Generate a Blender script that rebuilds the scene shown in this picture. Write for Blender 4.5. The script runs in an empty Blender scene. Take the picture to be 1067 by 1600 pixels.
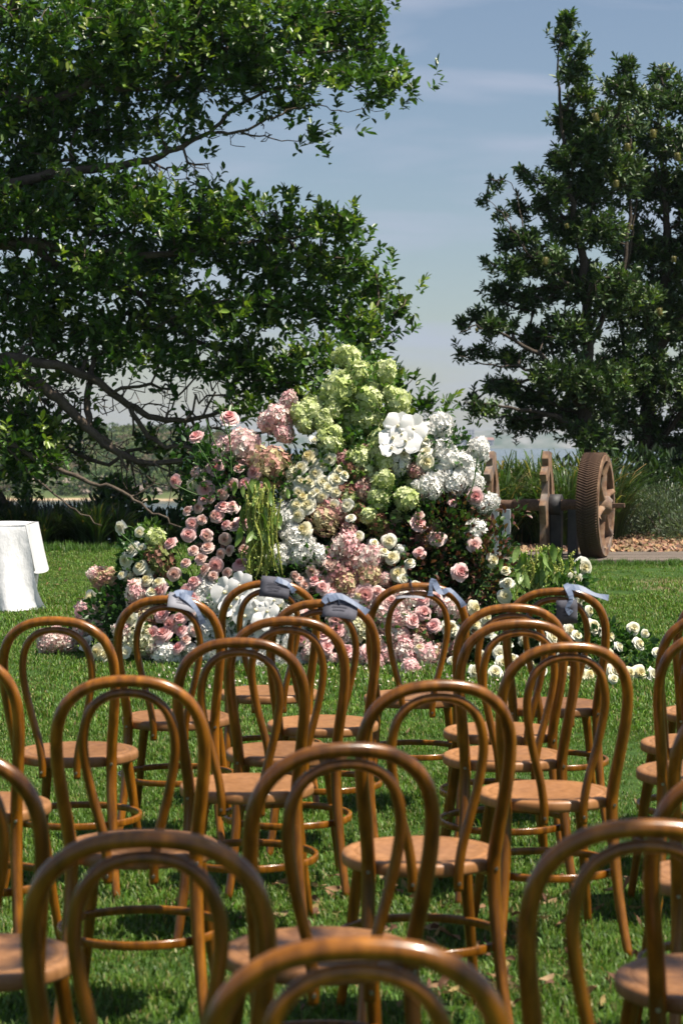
import bpy, math, random
import numpy as np
from mathutils import Vector, Matrix
R = math.radians
SC = bpy.context.scene
COL = SC.collection
rng = np.random.default_rng(7)
random.seed(7)

# ------------------------------------------------------------------ camera, world, sun
FPX, CX, CY = 3400.0, 533.5, 800.0
CAMZ = 1.56
PITCH = math.atan(110.0 / FPX)
SLOPE = 0.0118
cam_d = bpy.data.cameras.new('camera'); cam = bpy.data.objects.new('camera', cam_d); COL.objects.link(cam)
cam.location = (0, 0, CAMZ); cam.rotation_euler = (math.pi / 2 - PITCH, 0, 0)
cam_d.sensor_fit = 'VERTICAL'; cam_d.sensor_height = 36.0; cam_d.sensor_width = 24.0
cam_d.lens = 36.0 * FPX / 1600.0
cam_d.clip_start = 0.1; cam_d.clip_end = 20000
cam_d.dof.use_dof = True; cam_d.dof.focus_distance = 13.2; cam_d.dof.aperture_fstop = 6.5
SC.camera = cam

SUN_EL, SUN_AZ = 63.0, 22.0            # azimuth: degrees from +x (the right) towards the camera
sd = Vector((math.cos(R(SUN_EL)) * math.cos(R(SUN_AZ)), -math.cos(R(SUN_EL)) * math.sin(R(SUN_AZ)), math.sin(R(SUN_EL))))
world = bpy.data.worlds.new('World'); SC.world = world; world.use_nodes = True
nt = world.node_tree; nt.nodes.clear()
wo = nt.nodes.new('ShaderNodeOutputWorld'); bg = nt.nodes.new('ShaderNodeBackground')
sky = nt.nodes.new('ShaderNodeTexSky'); sky.sky_type = 'NISHITA'; sky.sun_disc = False
sky.sun_elevation = R(SUN_EL); sky.sun_rotation = math.atan2(sd.x, sd.y)
sky.air_density = 1.0; sky.dust_density = 0.5; sky.ozone_density = 1.8
bg.inputs['Strength'].default_value = 0.050
tc = nt.nodes.new('ShaderNodeTexCoord'); mp = nt.nodes.new('ShaderNodeMapping')
mp.inputs['Scale'].default_value = (4.0, 4.0, 26.0); mp.inputs['Location'].default_value = (0.3, 0.1, 0.35)
n1 = nt.nodes.new('ShaderNodeTexNoise'); n1.inputs['Scale'].default_value = 1.5; n1.inputs['Detail'].default_value = 6.0
n1.inputs['Roughness'].default_value = 0.5; n1.inputs['Distortion'].default_value = 0.3
rp = nt.nodes.new('ShaderNodeValToRGB'); rp.color_ramp.elements[0].position = 0.47; rp.color_ramp.elements[1].position = 0.68
rp.color_ramp.elements[0].color = (0.12, 0.12, 0.12, 1); rp.color_ramp.elements[1].color = (0.75, 0.75, 0.75, 1)
mx = nt.nodes.new('ShaderNodeMixRGB'); mx.inputs[2].default_value = (5.2, 5.8, 7.3, 1)
nt.links.new(tc.outputs['Generated'], mp.inputs['Vector']); nt.links.new(mp.outputs[0], n1.inputs['Vector'])
nt.links.new(n1.outputs['Fac'], rp.inputs[0]); nt.links.new(rp.outputs[0], mx.inputs[0])
nt.links.new(sky.outputs[0], mx.inputs[1]); nt.links.new(mx.outputs[0], bg.inputs[0]); nt.links.new(bg.outputs[0], wo.inputs[0])

sun_d = bpy.data.lights.new('sun', 'SUN'); sun_d.energy = 5.0; sun_d.angle = R(0.55); sun_d.color = (1.0, 0.92, 0.80)
sun = bpy.data.objects.new('sun', sun_d); COL.objects.link(sun); sun.rotation_euler = sd.to_track_quat('Z', 'Y').to_euler()
SC.view_settings.view_transform = 'Standard'; SC.view_settings.look = 'None'
SC.view_settings.gamma = 1.0; SC.view_settings.use_curve_mapping = False; SC.view_settings.exposure = 0.88
SC.render.engine = 'CYCLES'
SC.cycles.max_bounces = 6; SC.cycles.transparent_max_bounces = 8

# ------------------------------------------------------------------ helpers
def gz(y):
    """height of the gently rising lawn at distance y from the camera"""
    return SLOPE * y
def at(px, py, D):
    u, v = (px - CX) / FPX, -(py - CY) / FPX
    c, s = math.cos(PITCH), math.sin(PITCH)
    d = Vector((u, c + v * s, -s + v * c))
    return Vector((0, 0, CAMZ)) + d * (D / d.y)
def dground(py, h=0.0):
    return (CAMZ - h) * FPX / (py - 650.0)
def ppm(D):
    return FPX / D

def socket(n, *names):
    for k in names:
        if k in n.inputs: return n.inputs[k]
class Mat:
    def __init__(s, name):
        s.m = bpy.data.materials.new(name); s.m.use_nodes = True; s.t = s.m.node_tree; s.t.nodes.clear()
        s.out = s.n('OutputMaterial')
    def n(s, kind, **kw):
        n = s.t.nodes.new('ShaderNode' + kind)
        for k, v in kw.items():
            if hasattr(n, k): setattr(n, k, v)
            else: n.inputs[k.replace('_', ' ')].default_value = v
        return n
    def l(s, a, b): s.t.links.new(a, b)
    def noise(s, scale, detail=3.0, coord='Object', stretch=None, rough=0.55):
        tc = s.n('TexCoord'); v = tc.outputs[coord]
        if stretch:
            mp = s.n('Mapping'); mp.inputs['Scale'].default_value = stretch; s.l(v, mp.inputs[0]); v = mp.outputs[0]
        n = s.n('TexNoise'); n.inputs['Scale'].default_value = scale; n.inputs['Detail'].default_value = detail
        n.inputs['Roughness'].default_value = rough
        s.l(v, n.inputs['Vector']); return n.outputs['Fac']
    def ramp(s, fac, stops):
        r = s.n('ValToRGB'); e = r.color_ramp.elements
        while len(e) < len(stops): e.new(0.5)
        for i, (p, c) in enumerate(stops): e[i].position = p; e[i].color = (*c, 1)
        s.l(fac, r.inputs[0]); return r.outputs[0]
    def mix(s, fac, a, b, mode='MIX'):
        m = s.n('MixRGB'); m.blend_type = mode
        for i, v in ((0, fac), (1, a), (2, b)):
            if hasattr(v, 'links'): s.l(v, m.inputs[i])
            elif i == 0: m.inputs[0].default_value = v
            else: m.inputs[i].default_value = (*v, 1)
        return m.outputs[0]
    def principled(s, color, rough=0.5, spec=0.5, metallic=0.0, bump=None, bstr=0.3, bdist=0.01, coat=0.0, transl=0.0, tcol=None):
        p = s.n('BsdfPrincipled')
        if hasattr(color, 'links'): s.l(color, p.inputs['Base Color'])
        else: p.inputs['Base Color'].default_value = (*color, 1)
        if hasattr(rough, 'links'): s.l(rough, p.inputs['Roughness'])
        else: p.inputs['Roughness'].default_value = rough
        p.inputs['Metallic'].default_value = metallic
        p.inputs['Specular IOR Level'].default_value = spec
        if coat: p.inputs['Coat Weight'].default_value = coat; p.inputs['Coat Roughness'].default_value = 0.12
        if bump is not None:
            b = s.n('Bump'); b.inputs['Strength'].default_value = bstr; b.inputs['Distance'].default_value = bdist
            s.l(bump, b.inputs['Height']); s.l(b.outputs[0], p.inputs['Normal'])
        o = p.outputs[0]
        if transl:
            t = s.n('BsdfTranslucent')
            c = tcol if tcol is not None else color
            if hasattr(c, 'links'): s.l(c, t.inputs[0])
            else: t.inputs[0].default_value = (*c, 1)
            mxx = s.n('MixShader'); mxx.inputs[0].default_value = transl
            s.l(o, mxx.inputs[1]); s.l(t.outputs[0], mxx.inputs[2]); o = mxx.outputs[0]
        s.l(o, s.out.inputs[0]); return s.m
    def attr(s, name='Col'):
        a = s.n('Attribute'); a.attribute_name = name; return a.outputs['Color']

class G:
    """collects numpy geometry and links it as ONE mesh object"""
    def __init__(s): s.v = []; s.f = []; s.c = []; s.s = []; s.n = 0
    def add(s, v, f, c=None, smooth=True):
        v = np.asarray(v, float).reshape(-1, 3); f = np.asarray(f, int)
        s.v.append(v); s.f.append(f + s.n); s.n += len(v)
        if c is None: c = np.ones((len(f), 3))
        c = np.broadcast_to(np.asarray(c, float), (len(f), 3)); s.c.append(c); s.s.append(np.full(len(f), smooth))
        return s
    def mesh(s, name, mat, color=False):
        me = bpy.data.meshes.new(name)
        V = np.concatenate(s.v); me.vertices.add(len(V)); me.vertices.foreach_set('co', V.ravel())
        tot = np.concatenate([np.full(len(f), f.shape[1]) for f in s.f]); idx = np.concatenate([f.ravel() for f in s.f])
        me.loops.add(len(idx)); me.loops.foreach_set('vertex_index', idx)
        me.polygons.add(len(tot)); st = np.concatenate([[0], np.cumsum(tot)[:-1]])
        me.polygons.foreach_set('loop_start', st)
        me.polygons.foreach_set('use_smooth', np.concatenate(s.s))
        if color:
            a = me.color_attributes.new('Col', 'FLOAT_COLOR', 'CORNER')
            cc = np.concatenate(s.c); cc = np.repeat(cc, tot, axis=0); cc = np.hstack([cc, np.ones((len(cc), 1))])
            a.data.foreach_set('color', cc.ravel())
        me.update(calc_edges=True); me.validate()
        me.materials.append(mat)
        return me
    def obj(s, name, mat, parent=None, color=False):
        return link(name, s.mesh(name, mat, color), parent)
def link(name, data, parent=None, loc=None, rot=None, scale=None):
    o = bpy.data.objects.new(name, data); COL.objects.link(o)
    if parent is not None: o.parent = parent
    if loc is not None: o.location = loc
    if rot is not None: o.rotation_euler = rot
    if scale is not None: o.scale = scale if hasattr(scale, '__len__') else (scale,) * 3
    return o
def tag(o, label=None, cat=None, group=None, kind=None):
    if label: o['label'] = label
    if cat: o['category'] = cat
    if group: o['group'] = group
    if kind: o['kind'] = kind
    return o
def empty(name, loc=(0, 0, 0), rot=(0, 0, 0), **k):
    return tag(link(name, None, None, loc, rot), **k)
def local(p, root):
    return Vector(p) - Vector(root.location)

def catmull(P, n):
    P = np.asarray(P, float); P = np.vstack([2 * P[0] - P[1], P, 2 * P[-1] - P[-2]]); out = []
    for i in range(1, len(P) - 2):
        t = np.linspace(0, 1, n, endpoint=False)[:, None]
        a, b, c, d = P[i - 1], P[i], P[i + 1], P[i + 2]
        out.append(.5 * ((2 * b) + (-a + c) * t + (2 * a - 5 * b + 4 * c - d) * t ** 2 + (-a + 3 * b - 3 * c + d) * t ** 3))
    out.append(P[-2][None]); return np.concatenate(out)
def tube(P, r, seg=8, cap=True, flat=1.0):
    P = np.asarray(P, float); n = len(P); r = np.broadcast_to(np.asarray(r, float), (n,))
    T = np.gradient(P, axis=0); T /= np.linalg.norm(T, axis=1)[:, None] + 1e-12
    u = np.cross(T[0], [0, 0, 1.0]);
    if np.linalg.norm(u) < .05: u = np.cross(T[0], [0, 1.0, 0])
    u /= np.linalg.norm(u); U = []
    for i in range(n):
        u = u - T[i] * u.dot(T[i]); u /= np.linalg.norm(u) + 1e-12; U.append(u)
    U = np.array(U); W = np.cross(T, U)
    a = np.linspace(0, 2 * np.pi, seg, endpoint=False)
    V = P[:, None] + r[:, None, None] * (U[:, None] * np.cos(a)[None, :, None] + W[:, None] * np.sin(a)[None, :, None] * flat)
    V = V.reshape(-1, 3); i = np.arange(n - 1)[:, None] * seg; j = np.arange(seg)[None]; k = (j + 1) % seg
    F = np.stack([i + j, i + k, i + k + seg, i + j + seg], -1).reshape(-1, 4)
    if cap:
        V = np.vstack([V, P[0], P[-1]]); m = len(V)
        jj = np.arange(seg); kk = (jj + 1) % seg
        e = (n - 1) * seg
        F = np.vstack([F, np.stack([kk, jj, np.full(seg, m - 2), np.full(seg, m - 2)], -1)[:, [0, 1, 2, 2]],
                       np.stack([e + jj, e + kk, np.full(seg, m - 1), np.full(seg, m - 1)], -1)])
        # degenerate quads are turned into triangles below
        q = F[:-2 * seg]; t = F[-2 * seg:, :3]
        return V, q, t
    return V, F, None
def add_tube(g, P, r, seg=8, c=None, cap=True, flat=1.0):
    V, q, t = tube(P, r, seg, cap, flat); base = g.n
    g.add(V, q, c)
    if t is not None:
        g.f.append(t + base); cc = np.ones((len(t), 3)) if c is None else np.broadcast_to(c, (len(t), 3)); g.c.append(cc); g.s.append(np.full(len(t), False))
def lathe(prof, seg=32):
    prof = np.asarray(prof, float); a = np.linspace(0, 2 * np.pi, seg, endpoint=False)
    V = np.stack([prof[:, None, 0] * np.cos(a), prof[:, None, 0] * np.sin(a), np.broadcast_to(prof[:, None, 1], (len(prof), seg))], -1).reshape(-1, 3)
    i = np.arange(len(prof) - 1)[:, None] * seg; j = np.arange(seg)[None]; k = (j + 1) % seg
    return V, np.stack([i + j, i + k, i + k + seg, i + j + seg], -1).reshape(-1, 4)
BF = np.array([[0, 3, 2, 1], [4, 5, 6, 7], [0, 1, 5, 4], [1, 2, 6, 5], [2, 3, 7, 6], [3, 0, 4, 7]])
def box(c, h, rot=None, bevel=0):
    s = np.array([[-1, -1, -1], [1, -1, -1], [1, 1, -1], [-1, 1, -1], [-1, -1, 1], [1, -1, 1], [1, 1, 1], [-1, 1, 1]], float) * np.asarray(h)
    if rot is not None: s = s @ np.array(rot).T
    return s + np.asarray(c), BF
def bevelled(o, w=0.006, seg=2):
    m = o.modifiers.new('bevel', 'BEVEL'); m.width = w; m.segments = seg; m.limit_method = 'ANGLE'; return o

def frames(Z, spin=None):
    """rotation matrices (N,3,3) whose local z is Z"""
    Z = np.asarray(Z, float); Z = Z / (np.linalg.norm(Z, axis=1)[:, None] + 1e-9)
    h = np.where(np.abs(Z[:, 2:3]) < .9, np.array([[0, 0, 1.0]]), np.array([[0, 1.0, 0]]))
    X = np.cross(h, Z); X /= np.linalg.norm(X, axis=1)[:, None] + 1e-9; Y = np.cross(Z, X)
    if spin is not None:
        c, s = np.cos(spin)[:, None], np.sin(spin)[:, None]; X, Y = X * c + Y * s, -X * s + Y * c
    return np.stack([X, Y, Z], -1)
def stamp(g, tv, tf, M, P, S=1.0, col=None, smooth=True):
    """stamps a template on N places in one mesh"""
    tv = np.asarray(tv, float); tf = np.asarray(tf, int); N = len(P)
    S = np.broadcast_to(np.asarray(S, float), (N,)) if np.ndim(S) < 2 else S
    if np.ndim(S) == 1: L = tv[None] * S[:, None, None]
    else: L = tv[None] * S[:, None, :]
    V = np.einsum('nij,nkj->nki', M, L) + np.asarray(P)[:, None]
    F = tf[None] + (np.arange(N) * len(tv))[:, None, None]
    c = None if col is None else np.repeat(col, len(tf), axis=0)
    g.add(V.reshape(-1, 3), F.reshape(-1, tf.shape[1]), c, smooth)
def rnd_dirs(n, up=0.0):
    d = rng.normal(size=(n, 3)); d /= np.linalg.norm(d, axis=1)[:, None]; d[:, 2] += up
    return d / np.linalg.norm(d, axis=1)[:, None]

# leaf template: lies along +z (its axis), folded along the midrib, width in x
def leaf_t(w=0.42, fold=0.10, curl=0.12):
    v = [[0, 0, 0], [w / 2, fold, .38], [0, 0, .42], [-w / 2, fold, .38], [w * .34, fold * .7 - curl * .4, .75], [0, -curl * .4, .76], [-w * .34, fold * .7 - curl * .4, .75], [0, -curl, 1.0]]
    f = [[0, 1, 2, 2], [0, 2, 3, 3], [1, 4, 5, 2], [2, 5, 6, 3], [4, 7, 5, 5], [5, 7, 6, 6]]
    return np.array(v), f
LV, LFm = leaf_t()
LQ = np.array([f for f in LFm if f[2] != f[3]]); LT = np.array([f[:3] for f in LFm if f[2] == f[3]])
LS_V = np.array([[0, 0, 0], [.19, .06, .30], [.17, .04, .70], [0, -.08, 1.0], [-.17, .04, .70], [-.19, .06, .30]]); LS_T = np.array([[0, 1, 2, 3], [0, 3, 4, 5]])
def leaves(g, P, D, S, col, width=1.0, spin=None, tmpl=None):
    n = len(P)
    if spin is None: spin = rng.uniform(0, 2 * np.pi, n)
    M = frames(D, spin); S = np.broadcast_to(S, (n,))
    S3 = np.stack([S * width, S, S], -1)
    if tmpl == 'big':
        base = g.n
        stamp(g, LV, LQ, M, P, S3, col)
        t = LT[None] + (np.arange(n) * len(LV))[:, None, None] + base
        g.f.append(t.reshape(-1, 3)); g.c.append(np.repeat(col, len(LT), 0)); g.s.append(np.full(n * len(LT), True))
    else:
        stamp(g, LS_V, LS_T, M, P, S3, col)

def shade(n, base, var=0.25, hue=0.12):
    base = np.asarray(base, float); k = 1 + rng.uniform(-var, var, (n, 1)); h = 1 + rng.uniform(-hue, hue, (n, 3))
    return np.clip(base * k * h, 0, 1)

# ------------------------------------------------------------------ materials
def mat_leaf(name, rough=0.38, spec=0.5, transl=0.22, boost=(1.7, 2.0, .6)):
    m = Mat(name); c = m.attr(); n = m.noise(9.0, 2.0)
    cc = m.mix(1.0, c, m.ramp(n, [(0.3, (.78, .78, .78)), (.7, (1.15, 1.15, 1.15))]), 'MULTIPLY')
    tcx = m.mix(1.0, cc, boost, 'MULTIPLY')
    return m.principled(cc, rough, spec, transl=transl, tcol=tcx)
M_FIG = mat_leaf('fig_leaf', 0.36, 0.4, 0.22)
M_BANKSIA = mat_leaf('banksia_leaf', 0.45, 0.4, 0.12)
M_STRAP = mat_leaf('strap_leaf', 0.4, 0.4, 0.2)
M_GRASS = mat_leaf('grass_blade', 0.5, 0.3, 0.28, (1.3, 1.5, .6))
M_FLORAL = mat_leaf('floral_leaf', 0.42, 0.4, 0.2)
M_SCRUB = mat_leaf('scrub_leaf', 0.7, 0.15, 0.15)
def mat_petal(name, transl=0.3):
    m = Mat(name); c = m.attr(); n = m.noise(60.0, 2.0)
    cc = m.mix(1.0, c, m.ramp(n, [(0.3, (.9, .9, .9)), (.7, (1.03, 1.03, 1.03))]), 'MULTIPLY')
    return m.principled(cc, 0.6, 0.25, transl=transl)
M_PETAL = mat_petal('petal')
def mat_bark(name, a, b, scale=7, stretch=(1, 1, .35)):
    m = Mat(name); n = m.noise(scale, 6, stretch=stretch); n2 = m.noise(scale * 5, 4)
    c = m.mix(.35, m.ramp(n, [(.3, a), (.7, b)]), m.ramp(n2, [(.35, a), (.7, b)]))
    return m.principled(c, .85, .2, bump=n2, bstr=.6, bdist=.02)
M_BARK = mat_bark('fig_bark', (.04, .03, .022), (.15, .115, .088))
M_BARKD = mat_bark('banksia_bark', (.035, .028, .022), (.10, .078, .062))
M_STEM = Mat('flower_stem').principled((.07, .14, .035), .5, .3, transl=.1)

def mat_wood(name, a, b, c, rough=.3, coat=.5):
    m = Mat(name)
    inf = m.n('ObjectInfo')
    tcx = m.n('TexCoord'); mpx = m.n('Mapping'); mpx.inputs['Scale'].default_value = (22, 22, 3.2)
    add = m.n('VectorMath'); add.operation = 'ADD'; m.l(tcx.outputs['Object'], add.inputs[0]); m.l(inf.outputs['Random'], add.inputs[1])
    m.l(add.outputs[0], mpx.inputs[0])
    n = m.n('TexNoise'); n.inputs['Scale'].default_value = 2.4; n.inputs['Detail'].default_value = 6; m.l(mpx.outputs[0], n.inputs['Vector'])
    col = m.ramp(n.outputs['Fac'], [(.3, a), (.52, b), (.72, c)])
    n2 = m.noise(3.5, 3); col = m.mix(.5, col, m.mix(1.0, col, m.ramp(n2, [(.35, (.62, .58, .55)), (.65, (1.15, 1.15, 1.15))]), 'MULTIPLY'))
    vr = m.ramp(inf.outputs['Random'], [(0, (.80, .76, .70)), (.5, (1.0, 1.0, 1.0)), (1, (1.22, 1.18, 1.1))]); col = m.mix(1.0, col, vr, 'MULTIPLY')
    n3 = m.noise(55, 4); col = m.mix(m.ramp(n3, [(.66, (0, 0, 0)), (.74, (.5, .5, .5))]), col, (.07, .03, .012))
    rr = m.ramp(n2, [(.3, (rough - .06,) * 3), (.7, (rough + .12,) * 3)])
    return m.principled(col, rr, .5, bump=n.outputs['Fac'], bstr=.08, bdist=.002, coat=coat)
M_FRAME = mat_wood('lacquered_bentwood', (.10, .035, .0025), (.20, .072, .0048), (.31, .118, .009), .25, .3)
M_SEAT = mat_wood('seat_plywood', (.22, .098, .032), (.29, .135, .048), (.35, .17, .068), .45, .1)
M_SEATEDGE = M_SEAT
M_SCREW = Mat('steel_screw').principled((.35, .33, .3), .35, .5, metallic=1.0)

# ------------------------------------------------------------------ ground sheet, water, far land
def smooth(t): t = np.clip(t, 0, 1); return t * t * (3 - 2 * t)
def terrain_z(x, y):
    edge = 27.4 + 2.7 * smooth((x - 1.2) / 1.5)
    base = SLOPE * np.minimum(y, 26)
    drop = smooth((y - edge) / 22.0) * 9.0
    return base - drop
xs = np.concatenate([np.linspace(-60, -9, 14), np.linspace(-8, 8, 65), np.linspace(9, 60, 14)]); ys = np.concatenate([np.linspace(-60, 0, 12), np.linspace(.5, 34, 120), np.linspace(35, 75, 24)])
X, Y = np.meshgrid(xs, ys); Z = terrain_z(X, Y)
nx, ny = len(xs), len(ys); i = np.arange(ny - 1)[:, None] * nx + np.arange(nx - 1)[None]
F = np.stack([i, i + 1, i + 1 + nx, i + nx], -1).reshape(-1, 4)
m = Mat('lawn_soil'); na = m.noise(1.1, 5); nb = m.noise(14, 5); nc = m.noise(90, 3)
col = m.mix(.5, m.ramp(na, [(.3, (.024, .062, .012)), (.7, (.045, .10, .02))]), m.ramp(nb, [(.3, (.02, .05, .01)), (.75, (.075, .11, .03))]))
# bare sandy patch near the slab: object coordinates around (4.0, 19)
tcx = m.n('TexCoord'); mpx = m.n('Mapping'); mpx.inputs['Location'].default_value = (-3.15 / 1.0, -20.0 / 1.9, 0); mpx.inputs['Scale'].default_value = (1 / 1.0, 1 / 1.9, .01)
m.l(tcx.outputs['Object'], mpx.inputs[0]); ln = m.n('VectorMath'); ln.operation = 'LENGTH'; m.l(mpx.outputs[0], ln.inputs[0])
sub = m.n('Math'); sub.operation = 'ADD'; m.l(ln.outputs['Value'], sub.inputs[0]); m.l(nb, sub.inputs[1])
pat = m.ramp(sub.outputs[0], [(.7, (1, 1, 1)), (1.15, (0, 0, 0))])
col = m.mix(pat, col, m.ramp(nc, [(.3, (.16, .11, .06)), (.7, (.3, .23, .14))]))
ground = G().add(np.stack([X, Y, Z], -1), F).obj('ground', m.principled(col, .9, .1, bump=nc, bstr=.6, bdist=.02)); tag(ground, kind='structure')

WZ = -6.4
m = Mat('harbour_water'); n = m.noise(1.2, 6, stretch=(1, .25, 1))
water = G().add([[-2500, 40, WZ], [2500, 40, WZ], [2500, 6000, WZ], [-2500, 6000, WZ]], [[0, 1, 2, 3]]).obj('water', m.principled((.022, .05, .075), .12, .5, bump=n, bstr=.9, bdist=.5)); tag(water, kind='structure')

def fbm(x, y, seed=0, oct=5):
    r = np.random.default_rng(seed); s = 0; a = 1.0
    for k in range(oct):
        ang = r.uniform(0, 6.28, 3); ph = r.uniform(0, 6.28, 3); fq = 2 ** k
        for q in range(3): s = s + a / 3 * np.sin((x * np.cos(ang[q]) + y * np.sin(ang[q])) * fq + ph[q])
        a *= .55
    return s
# headland across the bay on the left
def hill_z(x, y):
    d = y - (300 + 8 * np.sin(x / 14.0) + 5 * np.sin(x / 5.3 + 1))
    rise = .14 * smooth(d / 9.0) + .88 * smooth(d / 120.0)
    fade = smooth((-4 - x) / 22.0)
    h = .35 + 8.2 * rise + .9 * fbm(x / 16, y / 16, 3) * smooth(d / 30)
    h = h * np.where(d < 0, 0, 1) * fade + np.where(d < 0, d * .2, 0)
    return WZ + h - (1 - fade) * 2.5
xs = np.linspace(-150, 20, 120); ys = np.linspace(285, 500, 90); X, Y = np.meshgrid(xs, ys); Z = hill_z(X, Y)
nx, ny = len(xs), len(ys); i = np.arange(ny - 1)[:, None] * nx + np.arange(nx - 1)[None]
F = np.stack([i, i + 1, i + 1 + nx, i + nx], -1).reshape(-1, 4)
m = Mat('headland_ground'); n = m.noise(.14, 6); n2 = m.noise(.5, 4)
geo = m.n('NewGeometry'); sep = m.n('SeparateXYZ'); m.l(geo.outputs['Position'], sep.inputs[0])
mr = m.n('MapRange'); mr.inputs['From Min'].default_value = WZ + .12; mr.inputs['From Max'].default_value = WZ + .3; m.l(sep.outputs['Z'], mr.inputs['Value'])
c = m.mix(mr.outputs[0], m.ramp(n2, [(.3, (.36, .25, .15)), (.7, (.46, .36, .25))]), m.ramp(n, [(.3, (.05, .085, .03)), (.55, (.10, .12, .05)), (.75, (.2, .17, .11))]))
hl = G().add(np.stack([X, Y, Z], -1), F).obj('hills', m.principled(c, .9, .1)); tag(hl, kind='structure')
# scrub covering the headland
g = G(); N = 820; bx = rng.uniform(-75, -4, N); by = 300 + 136 * rng.uniform(0, 1, N) ** 1.5; bz = hill_z(bx, by); ok = bz > WZ + .5; bx, by, bz = bx[ok], by[ok], bz[ok]
for x, y, z in zip(bx, by, bz):
    r = rng.uniform(.6, 1.7); k = 130
    d = rnd_dirs(k, .3); pos = np.array([x, y, z + r * .3]) + d * np.array([r * 1.25, r, r * .8]) * rng.uniform(.7, 1.05, (k, 1))
    base = [(.06, .10, .035), (.09, .13, .045), (.12, .15, .06), (.17, .14, .10), (.05, .08, .035)][rng.integers(5)]
    leaves(g, pos, d + rnd_dirs(k) * .7, rng.uniform(.3, .55, k), shade(k, base, .25), 1.8)
tag(g.obj('hillside_scrub', M_SCRUB, color=True), kind='stuff')
# boulders along the shore
M_ROCK = Mat('sandstone'); n = M_ROCK.noise(.9, 6); n2 = M_ROCK.noise(4, 5)
M_ROCK = M_ROCK.principled(M_ROCK.mix(.5, M_ROCK.ramp(n, [(.3, (.15, .115, .095)), (.7, (.40, .33, .28))]), M_ROCK.ramp(n2, [(.35, (.2, .16, .14)), (.7, (.42, .35, .3))])), .9, .1, bump=n2, bstr=.8, bdist=.3)
def rock_mesh(seed):
    bm = bpy.data.meshes.new('boulder'); V, Fq = lathe([(0.001, -1), (.5, -.85), (.87, -.5), (1, 0), (.87, .5), (.5, .85), (.001, 1)], 12)
    r = np.random.default_rng(seed); k = 1 + .30 * fbm(V[:, 0] * 1.7 + seed, V[:, 1] * 1.7 + V[:, 2] * 1.3, seed, 3)
    V = V * k[:, None] * np.array([1, .8, .62]); q = G().add(V, Fq, smooth=False); return q.mesh('boulder', M_ROCK)
rocks = [rock_mesh(s) for s in range(4)]
for j in range(44):
    px = -10 + j * 7.2 + rng.uniform(-4, 4); D = 305 + rng.uniform(0, 14) + 8 * math.sin((px - 533) * 309 / FPX / 14.0)
    x = (px - CX) / FPX * D; z = float(hill_z(np.array(x), np.array(D))); s = rng.uniform(.4, 1.35)
    o = link('boulder', rocks[j % 4], None, (x, D, z + .2 * s), (rng.uniform(-.3, .3), rng.uniform(-.3, .3), rng.uniform(0, 6)), s)
    tag(o, 'pale pinkish sandstone boulder on the far shore of the bay', 'boulder', 'boulders along the far shore')
# very far low shore with a hazy town to the right of the arrangement
xs = np.linspace(-900, 1200, 160); top = 14 + 7 * np.abs(fbm(xs / 160, xs * 0, 9, 6)); D = 2600
V = np.concatenate([np.stack([xs, np.full_like(xs, D), np.full_like(xs, WZ - 1)], -1), np.stack([xs, np.full_like(xs, D + 60), WZ + top], -1), np.stack([xs, np.full_like(xs, D + 500), WZ + top * .6], -1)])
n_ = len(xs); i = np.arange(n_ - 1); F = np.vstack([np.stack([i, i + 1, i + 1 + n_, i + n_], -1), np.stack([i + n_, i + 1 + n_, i + 1 + 2 * n_, i + 2 * n_], -1)])
m = Mat('far_shore_cover'); n = m.noise(.03, 6)
tag(G().add(V, F).obj('far_shore', m.principled(m.ramp(n, [(.35, (.05, .08, .05)), (.65, (.2, .2, .19))]), .9, .1)), kind='structure')
M_TOWN = Mat('town_render').principled((.5, .48, .46), .8, .2)
M_WIN = Mat('town_window').principled((.06, .07, .09), .2, .5)
M_ROOF = Mat('town_roof').principled((.28, .13, .09), .8, .2)
for (px, w, h, roof, lab, cat) in ((733, 11, 20, False, 'pale hazy tower block, the tallest on the far shore', 'tower block'), (716, 22, 9, True, 'low red roofed building on the far shore left of the tower', 'building'), (752, 28, 7, True, 'long low building on the far shore right of the tower', 'building'), (700, 14, 12, False, 'small pale block on the far shore, leftmost of the far town', 'building')):
    x = (px - CX) / FPX * (D - 10); e = empty('distant_building', (x, D - 10, WZ + 3), label=lab, cat=cat)
    G().add(*box((0, 0, h / 2), (w / 2, 7, h / 2)), smooth=False).obj('wall', M_TOWN, e)
    if roof: G().add([[-w / 2 - 1, -8, h], [w / 2 + 1, -8, h], [w / 2 + 1, 8, h], [-w / 2 - 1, 8, h], [-w / 2, 0, h + 3], [w / 2, 0, h + 3]], [[0, 1, 5, 4], [2, 3, 4, 5]], smooth=False).obj('roof', M_ROOF, e)
    for k in range(int(h // 3.2)):
        for q in range(3):
            G().add(*box((-w / 3 + q * w / 3, -7.05, 1.8 + k * 3.2), (w / 11, .12, .8)), smooth=False).obj('window', M_WIN, e)

# ------------------------------------------------------------------ air
m = Mat('haze_air'); pv = m.n('VolumePrincipled'); pv.inputs['Color'].default_value = (.72, .82, .98, 1); pv.inputs['Density'].default_value = .00015; pv.inputs['Anisotropy'].default_value = .2
m.l(pv.outputs[0], m.out.inputs['Volume'])
hz = G().add(*box((0, 3000, 9.0), (2600, 3100, 18.5)), smooth=False).obj('haze', m.m); tag(hz, kind='stuff')

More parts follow.
